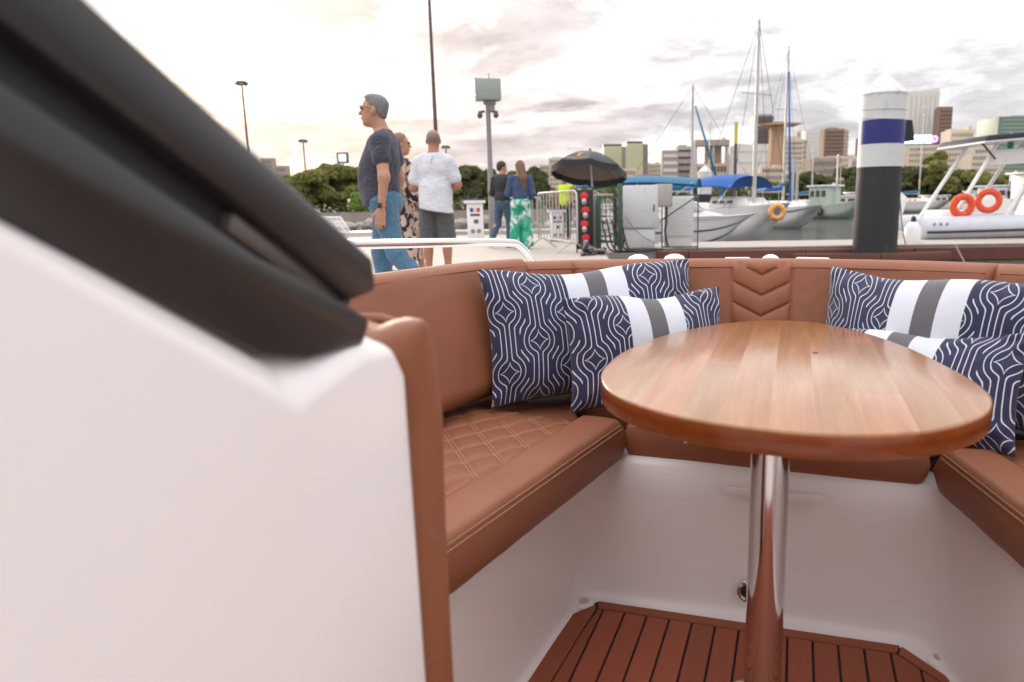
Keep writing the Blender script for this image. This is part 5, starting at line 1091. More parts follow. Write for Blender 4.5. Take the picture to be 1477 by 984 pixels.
# ------------------------------------------------------------------ boats
def hull_mesh(L, B, D, draft=0.25, rake=0.9, sheer=0.25, flare=0.75, n=22, stern=0.85, full=2.6):
    """x forward, stern at 0, sheer line height D above water"""
    mb = MB(); rows = []
    for i in range(n + 1):
        s = i / n; hb = B / 2 * (stern + (1 - stern) * min(1, s * 3)) * max(0.0, 1 - s ** full) ** 0.62 if s < 1 else 0.0
        zt = D + sheer * s * s; kz = -draft + (draft + zt * 0.75) * max(0, (s - 0.55) / 0.45) ** 2.6
        row = []
        for j in range(9):
            q = j / 8; ww = hb * (flare * min(1, q * 2.2) ** 0.8 + (1 - flare) * q); z = kz + (zt - kz) * q ** 1.15
            x = L * s - rake * (1 - q) * max(0, s - 0.5) * 2 * 0.9
            row.append((x, ww, z))
        rows.append(row)
    for sg in (1, -1):
        vs = [(x, sg * y, z) for r in rows for x, y, z in r]; fs = [(i * 9 + j, i * 9 + j + 1, (i + 1) * 9 + j + 1, (i + 1) * 9 + j) for i in range(n) for j in range(8)]
        mb.add(vs, fs if sg == 1 else [tuple(reversed(f)) for f in fs])
    # transom and deck
    mb.add([(0, y, z) for x, y, z in rows[0]] + [(0, -y, z) for x, y, z in rows[0]], [(j, j + 1, j + 10, j + 9) for j in range(8)])
    mb.add([(r[8][0], r[8][1], r[8][2] - 0.01) for r in rows] + [(r[8][0], -r[8][1], r[8][2] - 0.01) for r in rows], [(i, i + 1, i + n + 2, i + n + 1) for i in range(n)])
    return mb, rows
def stripe(rows, q0, q1, off=0.012):
    mb = MB(); n = len(rows)
    def pt(r, q):
        x = q * 8; i = min(7, int(x)); k = x - i; a, b = r[i], r[i + 1]; return [a[d] * (1 - k) + b[d] * k for d in range(3)]
    for sg in (1, -1):
        vs = []
        for r in rows[:-1]:
            for q in (q0, q1): p = pt(r, q); vs.append((p[0], sg * (p[1] + off), p[2]))
        fs = [(2 * i, 2 * i + 1, 2 * i + 3, 2 * i + 2) for i in range(len(rows) - 2)]; mb.add(vs, fs if sg == 1 else [tuple(reversed(f)) for f in fs])
    return mb
def canopy(mb_x0, x1, w, z, crown=0.12, th=0.03, drop=0.10):
    mb = MB()
    f = lambda u, v, o: Vector((mb_x0 + (x1 - mb_x0) * u, (v - 0.5) * w, z + crown * math.sin(math.pi * v) * 0.8 + 0.10 * math.sin(math.pi * u) - drop * (abs(2 * v - 1) ** 6) + o))
    mb.grid(lambda u, v: f(u, v, 0), 10, 12); mb.grid(lambda u, v: f(u, 1 - v, -th), 10, 12); return mb
def lifebuoy(name_label, c, M, R=0.27, r=0.085, mat='orange_buoy', base=None):
    t = thing('lifebuoy', name_label, 'lifebuoy', c)
    ring = part('ring', MB().torus((0, 0, 0), R, r, M, 28, 10), mat, t, smooth='all')
    for k in range(4):
        a = math.pi / 4 + k * math.pi / 2; q = M @ Vector((R * math.cos(a), R * math.sin(a), 0)); Mt = M @ Matrix.Rotation(a, 3, 'Z') @ Matrix.Rotation(math.pi / 2, 3, 'X')
        part('band', MB().torus(q, r * 1.02, 0.012, Mt, 14, 5), 'win_pale' if mat != 'orange_buoy' else mat, ring, smooth=True)
    return t
def build_boats():
    FY = Matrix.Rotation(math.radians(90), 3, 'X')
    def sailboat(lab, mastpx, Y, yaw, L, B, D, ytop, cover='blue_canvas', hullmat='white_paint', furl=True, boom=True, mf=0.52, fx=None, stripe_mat=None):
        p = ground_at(mastpx, Y, 0) - Vector((math.cos(yaw), math.sin(yaw), 0)) * L * mf; masttop = at(mastpx, ytop, Y).z; t = thing('sailboat', lab, 'sailboat', p, yaw, 'moored sailboats')
        hb, rows = hull_mesh(L, B, D, 0.3, 1.0, 0.22, 0.8); hl = part('hull', hb, hullmat, t, smooth=True)
        if stripe_mat: part('stripe', stripe(rows, 0.80, 0.86), stripe_mat, hl)
        part('cabin', MB().extr([(L * 0.30, -B * 0.28, D + 0.05), (L * 0.70, -B * 0.18, D + 0.12), (L * 0.62, -B * 0.16, D + 0.42), (L * 0.32, -B * 0.24, D + 0.48)], (0, B * 0.50, 0)), 'offwhite_hull', t, bevel=0.05)
        for k in range(3): part('portlight', MB().box((L * (0.38 + 0.08 * k), -B * 0.275, D + 0.28), (0.28, 0.02, 0.10)), 'win_dark', t)
        mx = L * mf; zt = masttop - 0.0
        ms = part('mast', MB().tube([(mx, 0, D), (mx, 0, zt)], [0.075, 0.05], 10), 'mast_alu', t, smooth=True)
        part('spreader', MB().tube([(mx, -0.7, D + (zt - D) * 0.62), (mx, 0.7, D + (zt - D) * 0.62)], 0.018, 6), 'mast_alu', ms)
        for q in ((L * 0.98, 0, D + 0.2), (0.05, 0, D), (mx - 0.2, B * 0.45, D), (mx - 0.2, -B * 0.45, D)): part('stay', MB().tube([q, (mx, 0, zt - 0.1)], 0.008, 5), 'dark_line', t)
        if boom:
            bo = part('boom', MB().tube([(mx, 0, D + 0.95), (mx - L * 0.40, 0, D + 1.0)], 0.05, 8), 'mast_alu', t, smooth=True)
            part('sail_cover', MB().tube([(mx + 0.05, 0, D + 1.40), (mx - 0.1, 0, D + 1.15), (mx - L * 0.2, 0, D + 1.10), (mx - L * 0.40, 0, D + 1.06)], [0.08, 0.16, 0.13, 0.07], 10), cover, bo, smooth='all')
        if furl: part('furled_jib', MB().tube([(fx or L * 0.97, 0, D + 0.35), (mx + 0.12, 0, zt * 0.86)], [0.075, 0.035], 8), cover, t, smooth='all')
        r_ = MB()
        for k in range(5):
            x = L * (0.55 + 0.1 * k); y = B / 2 * max(0, 1 - (x / L) ** 2.6) ** 0.62 * 0.95
            part('stanchion', MB().tube([(x, -y, D + 0.05), (x, -y, D + 0.65)], 0.012, 5), 'mast_alu', t)
        return t
    # motorboat with teal and blue bimini at the near end of the row
    p = ground_at(886, 21.0, 0); yaw = math.radians(-14); t = thing('speedboat', 'white speedboat with purple stripes and clear spray screen under a teal bimini', 'boat', p, yaw)
    L = 3.15
    hb, rows = hull_mesh(4.0, 2.0, 0.95, 0.3, 0.75, 0.16, 0.62, full=3.2); hl = part('hull', hb, 'white_paint', t, smooth=True)
    part('stripe', stripe(rows, 0.74, 0.775), 'navy_stripe', hl); part('stripe', stripe(rows, 0.50, 0.55), 'navy_stripe', hl); part('rub_rail', stripe(rows, 0.955, 0.99, 0.02), 'win_pale', hl)
    part('deck_house', MB().extr([(0.6, -0.85, 0.94), (3.1, -0.62, 1.05), (2.5, -0.55, 1.20), (0.7, -0.75, 1.25)], (0, 1.6, 0)), 'offwhite_hull', t, bevel=0.06)
    part('windscreen', MB().extr([(1.7, -0.72, 1.20), (2.55, -0.62, 1.19), (2.15, -0.58, 1.46), (1.65, -0.62, 1.50)], (0, 1.3, 0)), 'clear_vinyl', t, bevel=0.02)
    part('bimini', canopy(-0.9, 2.4, 1.9, 1.98), 'teal_canvas', t, smooth='all')
    for x0, x1 in ((0.9, -0.7), (0.95, 0.8), (1.0, 2.3)): part('bimini_bow', MB().tube([(x0, -0.92, 1.0), (x1, -0.90, 1.96)], 0.014, 6), 'mast_alu', t)
    # second boat behind it: sailboat bow-on with blue dodger and orange ring on the rail
    t = sailboat('white sailboat with blue spray hood and an orange ring on its bow rail', 1087, 26, math.radians(-60), 5.0, 2.1, 1.15, 28, 'blue_canvas', furl=False, boom=False, mf=0.66)
    part('spray_hood', canopy(0.6, 3.2, 2.0, 2.15, 0.22, 0.03, 0.25), 'blue_canvas', t, smooth='all')
    for x0, x1 in ((1.0, 0.7), (2.4, 3.1)): part('hood_bow', MB().tube([(x0, -0.95, 1.3), (x1, -0.95, 2.0)], 0.014, 6), 'mast_alu', t)
    lifebuoy('yellow-orange ring hung on the bow rail of the blue-hooded sailboat', at(1121, 306, 23.2), FY, 0.20, 0.085, 'yellow_orange')
    sailboat('white sailboat with furled blue jib and dark blue sail cover', 1129, 40, math.radians(-72), 7.0, 2.4, 1.0, 66, 'blue_canvas', stripe_mat='navy_stripe', fx=4.3)
    sailboat('white sailboat with a leaning dark forestay beside the teal bimini', 997, 34, math.radians(-4), 7.5, 2.4, 1.0, 122, 'teal_canvas', fx=5.4)
    sailboat('small sailboat far behind the row with a bare mast', 1170, 70, math.radians(-60), 8, 2.6, 1.1, 215, 'teal_canvas', furl=False)
    sailboat('distant sailboat with a slim pale mast in front of the beige arch building', 1022, 75, math.radians(-60), 8, 2.6, 1.1, 172, 'blue_canvas', furl=False)
    sailboat('distant sailboat moored before the white tower and leafy shore', 1324, 80, math.radians(-65), 8.5, 2.7, 1.1, 152, 'teal_canvas', 'offwhite_hull', furl=False)
    sailboat('distant sailboat with twin pale stays behind the green trawler', 1210, 95, math.radians(-60), 9, 2.8, 1.1, 236, 'blue_canvas', furl=False)
    # masts without a visible hull
    for px, top, Y, m in ((1059, 176, 32, 'dark_pole'), (1142, 228, 60, 'mast_alu'), (1148, 235, 52, 'mast_alu')):
        p = ground_at(px, Y, 0.3); z = at(px, top, Y).z; t = thing('mast', {1059: 'dark slim pole with yellow tip behind the teal bimini', 1142: 'short pale mast behind the blue furled jib', 1148: 'short white mast near the cream office block'}[px], 'mast', p)
        part('pole', MB().tube([(0, 0, 0), (0, 0, z - 0.3 - 0.9 * (px == 1059))], 0.07 if Y < 50 else 0.11, 8), m, t, smooth=True); part('tip', MB().tube([(0, 0, z - 0.3 - 0.9 * (px == 1059)), (0, 0, z - 0.3)], 0.075, 8), 'rubber_yellow' if px == 1059 else m, t)
    # green trawler
    p = ground_at(1160, 62, 0); t = thing('trawler', 'pale green wooden trawler with wheelhouse and high bow', 'boat', p, math.radians(-62))
    hb, rows = hull_mesh(6.5, 2.6, 0.95, 0.3, 0.9, 0.6, 0.85); hl = part('hull', hb, 'green_hull', t, smooth=True); part('rub_rail', stripe(rows, 0.93, 0.99, 0.03), 'win_pale', hl)
    w = part('wheelhouse', MB().box((2.2, 0, 1.75), (1.9, 1.6, 1.6)), 'green_hull', t, bevel=0.05); part('roof', MB().box((2.2, 0, 2.62), (2.3, 1.9, 0.14)), 'white_paint', w, bevel=0.03)
    for k in range(3): part('window', MB().box((1.6 + 0.6 * k, -0.805, 2.0), (0.42, 0.02, 0.5)), 'win_dark', w)
    part('mast', MB().tube([(3.4, 0, 1.0), (3.4, 0, at(1170, 222, 58).z)], 0.07, 8), 'mast_alu', t, smooth=True)
    part('tyre_fender', MB().torus((3.0, -1.35, 0.6), 0.26, 0.10, FY, 16, 6), 'black_plastic', t, smooth=True)
    # small launches by the far shore
    def launch(lab, px, Y, yaw, L, hull, house, zt, group='small boats along the far shore'):
        p = ground_at(px, Y, 0); t = thing('launch', lab, 'boat', p, yaw, group); hb, rows = hull_mesh(L, L * 0.36, L * 0.15, 0.3, 0.6, 0.25); part('hull', hb, hull, t, smooth=True)
        c = part('cabin', MB().box((L * 0.42, 0, L * 0.15 + zt / 2), (L * 0.42, L * 0.26, zt)), house, t, bevel=0.08)
        for k in range(3): part('window', MB().box((L * (0.30 + 0.12 * k), -L * 0.1305, L * 0.15 + zt * 0.62), (L * 0.09, 0.02, zt * 0.32)), 'win_dark', c)
        part('roof', MB().box((L * 0.42, 0, L * 0.15 + zt + 0.06), (L * 0.50, L * 0.30, 0.12)), 'white_paint', c, bevel=0.03); return t
    launch('blue and white launch moored under the right-hand trees', 1382, 92, math.radians(10), 6.5, 'blue_hull', 'white_paint', 1.3)
    launch('low white launch moored beside the blue one', 1318, 88, math.radians(4), 6.0, 'offwhite_hull', 'offwhite_hull', 0.9)
    launch('brown-trimmed launch beside the distant pile and trawler', 1206, 78, math.radians(6), 6.5, 'offwhite_hull', 'weathered_timber', 1.2)
    launch('white cabin cruiser behind the orange lifebuoys', 1402, 60, math.radians(20), 7.0, 'white_paint', 'white_paint', 1.3)
    launch('large white motor yacht behind the grey tube boat canopy', 1436, 48, math.radians(8), 9.0, 'white_paint', 'white_paint', 1.6)
    launch('white bow of a launch half hidden by the large pile', 1180, 66, math.radians(-18), 6.5, 'white_paint', 'offwhite_hull', 0.8)
    # white boat with a raised lounger frame on the left
    p = ground_at(430, 24.5, 0); t = thing('speedboat', 'white boat with slatted folding seat beyond the dock, beside the quay boulders', 'boat', p, math.radians(0))
    hb, rows = hull_mesh(4.6, 2.0, 0.62, 0.3, 0.7, 0.12); hl = part('hull', hb, 'white_paint', t, smooth=True); part('stripe', stripe(rows, 0.72, 0.82), 'grey_dark', hl)
    q0, q1, q2, q3 = (0.95, -0.5, 0.66), (1.85, -0.5, 0.64), (1.55, -0.5, 1.12), (0.75, -0.5, 1.14)
    part('seat_frame', MB().tube([q0, q1, q2, q3, q0], 0.035, 8), 'white_paint', t, smooth=True)
    for k in range(1, 6): part('slat', MB().tube([Vector(q0).lerp(Vector(q3), k / 6), Vector(q1).lerp(Vector(q2), k / 6)], 0.016, 6), 'white_paint', t)
    for k in range(1, 5): part('slat', MB().tube([Vector(q0).lerp(Vector(q1), k / 5), Vector(q3).lerp(Vector(q2), k / 5)], 0.012, 6), 'white_paint', t)
    # rigid inflatable on the right
    p = ground_at(1296, 16.9, 0); t = thing('inflatable_boat', 'grey-tubed inflatable boat with raked arch legs and dark canopy', 'boat', p, math.radians(2))
    tube = [(0.0, -1.05, 0.78), (0.4, -1.05, 0.78), (2.0, -1.05, 0.80), (3.6, -1.05, 0.84), (5.0, -0.95, 0.93), (6.0, -0.60, 1.05), (6.4, 0, 1.10), (6.0, 0.60, 1.05), (5.0, 0.95, 0.93), (3.6, 1.05, 0.84), (0.0, 1.05, 0.78)]
    tp = catmull([Vector(q) for q in tube], 6); part('tube', MB().tube(tp, [0.12] + [0.25] * (len(tp) - 2) + [0.12], 16), 'grey_hull', t, smooth='all')
    part('rubbing_strake', MB().tube([Vector((q.x, q.y * 1.24, q.z - 0.07)) for q in tp[1:34]], 0.030, 6), 'dark_line', t, smooth=True)
    hb, rows = hull_mesh(5.8, 1.9, 0.66, 0.3, 0.6, 0.2); part('hull', hb, 'offwhite_hull', t, smooth=True)
    for k in range(3): part('valve', MB().lathe([(0.03, 0), (0.03, 0.02), (0.002, 0.02)], (0.18 + 0.14 * k, -1.28, 0.88), 10, FY), 'grey_mid', t)
    part('engine_cowl', MB().extr([(-0.05, -0.25, 0.85), (0.10, -0.25, 1.45), (-0.12, -0.25, 1.62), (-0.40, -0.25, 1.50), (-0.42, -0.25, 0.85)], (0, 0.5, 0)), 'white_paint', t, bevel=0.06, seg=3)
    part('console', MB().extr([(2.9, -0.4, 0.7), (3.6, -0.4, 0.7), (3.5, -0.4, 1.30), (3.1, -0.4, 1.40)], (0, 0.8, 0)), 'white_paint', t, bevel=0.06); part('leaning_seat', MB().box((1.1, 0, 0.98), (0.55, 0.9, 0.36)), 'white_paint', t, bevel=0.06)
    for y in (-0.72, 0.72):
        for x0, x1, zt in ((0.85, 1.85, 2.62), (2.05, 3.05, 2.66), (1.95, 2.30, 1.2)):
            if zt > 2: part('arch_leg', MB().tube([(x0, y, 0.92), (x1, y * 0.82, zt)], 0.045, 10), 'white_paint', t, smooth=True)
    for y in (-0.62, 0.62): part('arch_leg', MB().tube([(2.95, y, 0.95), (3.75, y * 0.85, 2.3)], 0.035, 8), 'win_pale', t, smooth=True)
    part('arch_panel', MB().extr([(1.62, -0.60, 2.12), (2.60, -0.60, 2.16), (2.80, -0.60, 2.50), (1.82, -0.60, 2.46)], (0, 0.04, 0)), 'white_paint', t, bevel=0.02)
    cn = part('canopy', MB().extr([(1.32, -0.95, 2.60), (1.40, -0.95, 2.74), (5.2, -0.95, 3.02), (5.3, -0.95, 2.90)], (0, 1.9, 0)), 'navy_stripe', t, bevel=0.03); cn.data.materials[0] = MATS['dark_line']
    part('canopy_edge', MB().extr([(1.30, -0.965, 2.575), (1.33, -0.965, 2.62), (5.3, -0.965, 2.90), (5.3, -0.965, 2.86)], (0, 1.93, 0)), 'win_pale', cn)
    part('support', MB().tube([(1.35, -0.8, 2.60), (1.75, -0.7, 2.25)], 0.02, 6), 'dark_line', t)
    # lifebuoys
    lifebuoy('orange lifebuoy hung on the front arch leg of the grey inflatable boat', at(1388, 297, 16.0), FY @ Matrix.Rotation(0.12, 3, 'X'), 0.198, 0.078)
    lifebuoy('second orange-red lifebuoy hung behind the arch legs, blue patch below', at(1426, 290, 16.3), FY @ Matrix.Rotation(-0.4, 3, 'Y'), 0.205, 0.070)
    # ornament standing on the canopy
    q = at(1457, 213, 16.7); t = thing('figurine', 'small green, yellow and white ornament standing on the dark boat canopy', 'ornament', (q.x, q.y, q.z - 0.10))
    part('base', MB().lathe([(0.11, 0), (0.10, 0.05), (0.05, 0.07)], (0, 0, 0), 12), 'rubber_yellow', t, smooth=True); part('trunk', MB().lathe([(0.05, 0.06), (0.065, 0.16), (0.05, 0.26), (0.03, 0.30)], (0, 0, 0), 12), 'bird_green', t, smooth=True); part('top', MB().ell((0, 0, 0.36), (0.045, 0.045, 0.06)), 'white_paint', t, smooth=True); part('wing', MB().ell((0.07, 0, 0.17), (0.035, 0.03, 0.11)), 'white_paint', t, smooth=True)
build_boats()

# ------------------------------------------------------------------ trees
LEAF = {}
def tree(lab, px, Y, ytop, wpx, mat, seed, nleaf=2600, base=1.05, cat='tree', group=None, leaf=None, low=0.25):
    rs = np.random.RandomState(seed); p = ground_at(px, Y, base); top = at(px, ytop, Y).z - base; rad = wpx / F * Y / 2; t = thing('tree', lab, cat, p, 0, group)
    ls = leaf or 0.0030 * Y
    h0 = top * 0.35; m = MB(); m.tube([(0, 0, 0), (rs.uniform(-.1, .1) * rad, 0, h0), (rs.uniform(-.15, .15) * rad, 0, top * 0.75)], [top * 0.035, top * 0.026, top * 0.010], 8)
    nb = 13; bl = []
    for i in range(nb):
        a = rs.uniform(0, 6.28); r = rad * math.sqrt(rs.uniform(0, 0.62)); zc = top * (low + (0.86 - low) * rs.uniform(0.1, 1)) ; zc = min(zc, top * (0.92 - 0.30 * (r / rad) ** 2)); br = rad * rs.uniform(0.26, 0.46)
        br = min(br, max(0.3, top - zc)); bl.append((r * math.cos(a), r * math.sin(a), zc, br)); m.tube([(0, 0, h0 * rs.uniform(0.7, 1.1)), (r * math.cos(a) * 0.5, r * math.sin(a) * 0.5, (h0 + zc) / 2), (r * math.cos(a), r * math.sin(a), zc)], [top * 0.016, top * 0.010, top * 0.004], 5)
    bl.append((0, 0, top - rad * 0.33, rad * 0.34))
    part('trunk', m, 'bark', t)
    B = np.array(bl); w = B[:, 3] ** 2; k = rs.choice(len(bl), nleaf, p=w / w.sum()); n = rs.normal(size=(nleaf, 3)); n /= np.linalg.norm(n, axis=1)[:, None]; n[:, 2] = np.where(n[:, 2] < -0.5, -n[:, 2], n[:, 2])
    rr = B[k, 3] * rs.uniform(0.80, 1.12, nleaf); c = B[k, :3] + n * rr[:, None] * np.array([1, 1, 0.78])
    nn = n + np.array([0, -0.25, 0.55]) + rs.normal(size=(nleaf, 3)) * 0.45; nn /= np.linalg.norm(nn, axis=1)[:, None]; a = np.cross(nn, rs.normal(size=(nleaf, 3))); a /= np.linalg.norm(a, axis=1)[:, None]; b = np.cross(nn, a); s = ls * rs.uniform(0.6, 1.5, nleaf)[:, None]
    v = np.stack([c - a * s, c + b * s * 0.6, c + a * s, c - b * s * 0.6], 1).reshape(-1, 3); me = bpy.data.meshes.new('crown'); me.from_pydata(v.tolist(), [], [(4 * i, 4 * i + 1, 4 * i + 2, 4 * i + 3) for i in range(nleaf)]); me.materials.append(MATS[mat])
    part('crown', me, None, t); return t
def build_trees():
    L = [ # px, Y, ytop, wpx, material, label
        (418, 66, 252, 50, 'leaf_mid', 'green tree on the park shore beside the windscreen frame'), (452, 62, 243, 66, 'leaf_mid', 'broad green tree on the park shore under the sunset glow'), (492, 64, 235, 66, 'leaf_mid', 'tall green tree on the park shore below the small screen'),
        (519, 58, 279, 36, 'leaf_bright', 'bright yellow-green bush on the quay beside the navy T-shirt man'), (540, 66, 240, 60, 'leaf_mid', 'green tree on the park shore hidden behind the navy T-shirt man'), (600, 66, 246, 70, 'leaf_dark', 'green tree behind the woman in the printed dress'),
        (672, 64, 238, 56, 'leaf_dark', 'dark tree on the park shore behind the white service pedestal'), (708, 66, 243, 50, 'leaf_dark', 'dark tree on the park shore behind the camera pole'), (742, 68, 246, 50, 'leaf_dark', 'dark tree on the park shore behind the black-jacketed man'), (772, 62, 240, 44, 'leaf_dark', 'dark tree on the park shore behind the long-haired woman'),
        (858, 95, 257, 44, 'leaf_mid', 'low green tree under the black parasol'), (893, 95, 254, 40, 'leaf_mid', 'low green tree between the parasol and the tall white cabinet'), (968, 145, 255, 34, 'leaf_dark', 'dark tree in front of the beige arch building'), (1000, 150, 260, 44, 'leaf_dark', 'dark tree behind the teal bimini'),
        (1046, 160, 268, 40, 'leaf_dark', 'low dark tree below the white slab building'), (1110, 160, 262, 36, 'leaf_dark', 'low dark tree below the tan tower'), (1141, 150, 249, 30, 'leaf_dark', 'dark tree below the cream office block'), (1167, 150, 247, 34, 'leaf_dark', 'dark tree behind the green trawler mast'), (1194, 150, 254, 34, 'leaf_dark', 'dark tree below the brown tower'), (1228, 140, 240, 52, 'leaf_dark', 'tall dark tree left of the large mooring pile'),
        (1318, 135, 239, 62, 'leaf_dark', 'dark tree beside the tall white tower and large pile'), (1350, 130, 217, 52, 'leaf_mid', 'tallest shore tree, in front of the cream long building'), (1378, 135, 243, 60, 'leaf_dark', 'dark tree beside the tallest shore tree'), (1412, 132, 246, 60, 'leaf_mid', 'mid green tree behind the orange lifebuoys'), (1448, 132, 248, 56, 'leaf_mid', 'mid green tree behind the grey boat arch legs'), (1490, 132, 244, 56, 'leaf_dark', 'dark tree beyond the figurine canopy')]
    for i, (px, Y, yt, w, m, lab) in enumerate(L): tree(lab, px, Y, yt, w, m, 20 + i, 6500 if Y < 70 else 4000, low=0.16 if Y > 90 else 0.10, group='trees along the shore')
    rs = np.random.RandomState(77); n = 9000
    x = np.concatenate([rs.uniform(-70, 3, n), rs.uniform(5, 130, n)]); y = np.concatenate([61 + 0.1 * (x[:n] + 20) + rs.uniform(0, 6, n), 150 + rs.uniform(0, 8, n)]); z = 1.0 + rs.uniform(0, 1, 2 * n) ** 1.4 * np.where(np.arange(2 * n) < n, 1.9, 4.6); s = np.where(np.arange(2 * n) < n, 0.20, 0.45)
    a = rs.normal(size=(2 * n, 3)); a /= np.linalg.norm(a, axis=1)[:, None]; b = np.cross(a, rs.normal(size=(2 * n, 3))); b /= np.linalg.norm(b, axis=1)[:, None]; c = np.stack([x, y, z], 1); s = s[:, None]
    v = np.stack([c - a * s, c + b * s * 0.7, c + a * s, c - b * s * 0.7], 1).reshape(-1, 3); me = bpy.data.meshes.new('shrubbery'); me.from_pydata(v.tolist(), [], [(4 * i, 4 * i + 1, 4 * i + 2, 4 * i + 3) for i in range(2 * n)]); me.materials.append(MATS['leaf_dark'])
    solo('shrubbery', me, None, 'dense dark green shrubbery massed under the shore trees', 'shrubs', kind='stuff')
build_trees()

# ------------------------------------------------------------------ skyline
def building(lab, x0, x1, ytop, Y, wall, win=None, rows=0, cols=0, wfrac=0.6, hfrac=0.55, side=None, sidepx=0, sidewin=None, roof=None, depth=None, ybase=282, margin=0.06, group='city buildings on the skyline', proud=True):
    """front face square to the view; an optional second face seen at an angle on the right"""
    a, b = at(x0, 280, Y), at(x1, 280, Y); zt = at((x0 + x1) / 2, ytop, Y).z; W = b.x - a.x; t = thing('building', lab, 'building', ((a.x + b.x) / 2, Y, 1.0), 0, group); Hh = zt - 1.0; D = depth or W * 0.8; q = F / Y
    part('wall', MB().box((0, D / 2, Hh / 2), (W, D, Hh)), wall, t)
    if win and rows:
        m = MB(); mw, mh = W * margin, Hh * 0.03; cw, ch = (W - 2 * mw) / cols, (Hh * 0.94) / rows
        for i in range(cols):
            for j in range(rows): m.box((-W / 2 + mw + cw * (i + .5), -0.10, Hh * 0.04 + ch * (j + .5)), (cw * wfrac, 0.3, ch * hfrac))
        part('window', m, win, t, kind='stuff')
    if side:
        ws = at(x1 + sidepx, 280, Y).x - b.x; sb = MB().extr([(W / 2 + 0.02, 0.1, 0), (W / 2 + ws, ws * 1.5, 0), (W / 2 + ws, ws * 1.5, Hh * 0.995), (W / 2 + 0.02, 0.1, Hh * 0.995)], (-ws * 0.3, ws * 0.4, 0)); s_ = part('side_wall', sb, side, t)
        if sidewin:
            m = MB(); n = max(4, rows or 10)
            for j in range(n):
                z = Hh * 0.05 + Hh * 0.92 * (j + .5) / n; m.extr([(W / 2 + ws * 0.1, ws * 0.15 - 0.2, z), (W / 2 + ws * 0.9, ws * 1.35 - 0.2, z), (W / 2 + ws * 0.9, ws * 1.35 - 0.2, z + Hh * 0.45 / n), (W / 2 + ws * 0.1, ws * 0.15 - 0.2, z + Hh * 0.45 / n)], (0, 0.15, 0))
            part('window', m, sidewin, s_, kind='stuff')
    if roof:
        for k, (u0, u1, hpx, m_) in enumerate(roof):
            hh = hpx / q; part('roof_block', MB().box((W * ((u0 + u1) / 2 - .5), D * 0.4, Hh + hh / 2), (W * (u1 - u0), D * 0.6, hh)), m_, t)
    return t
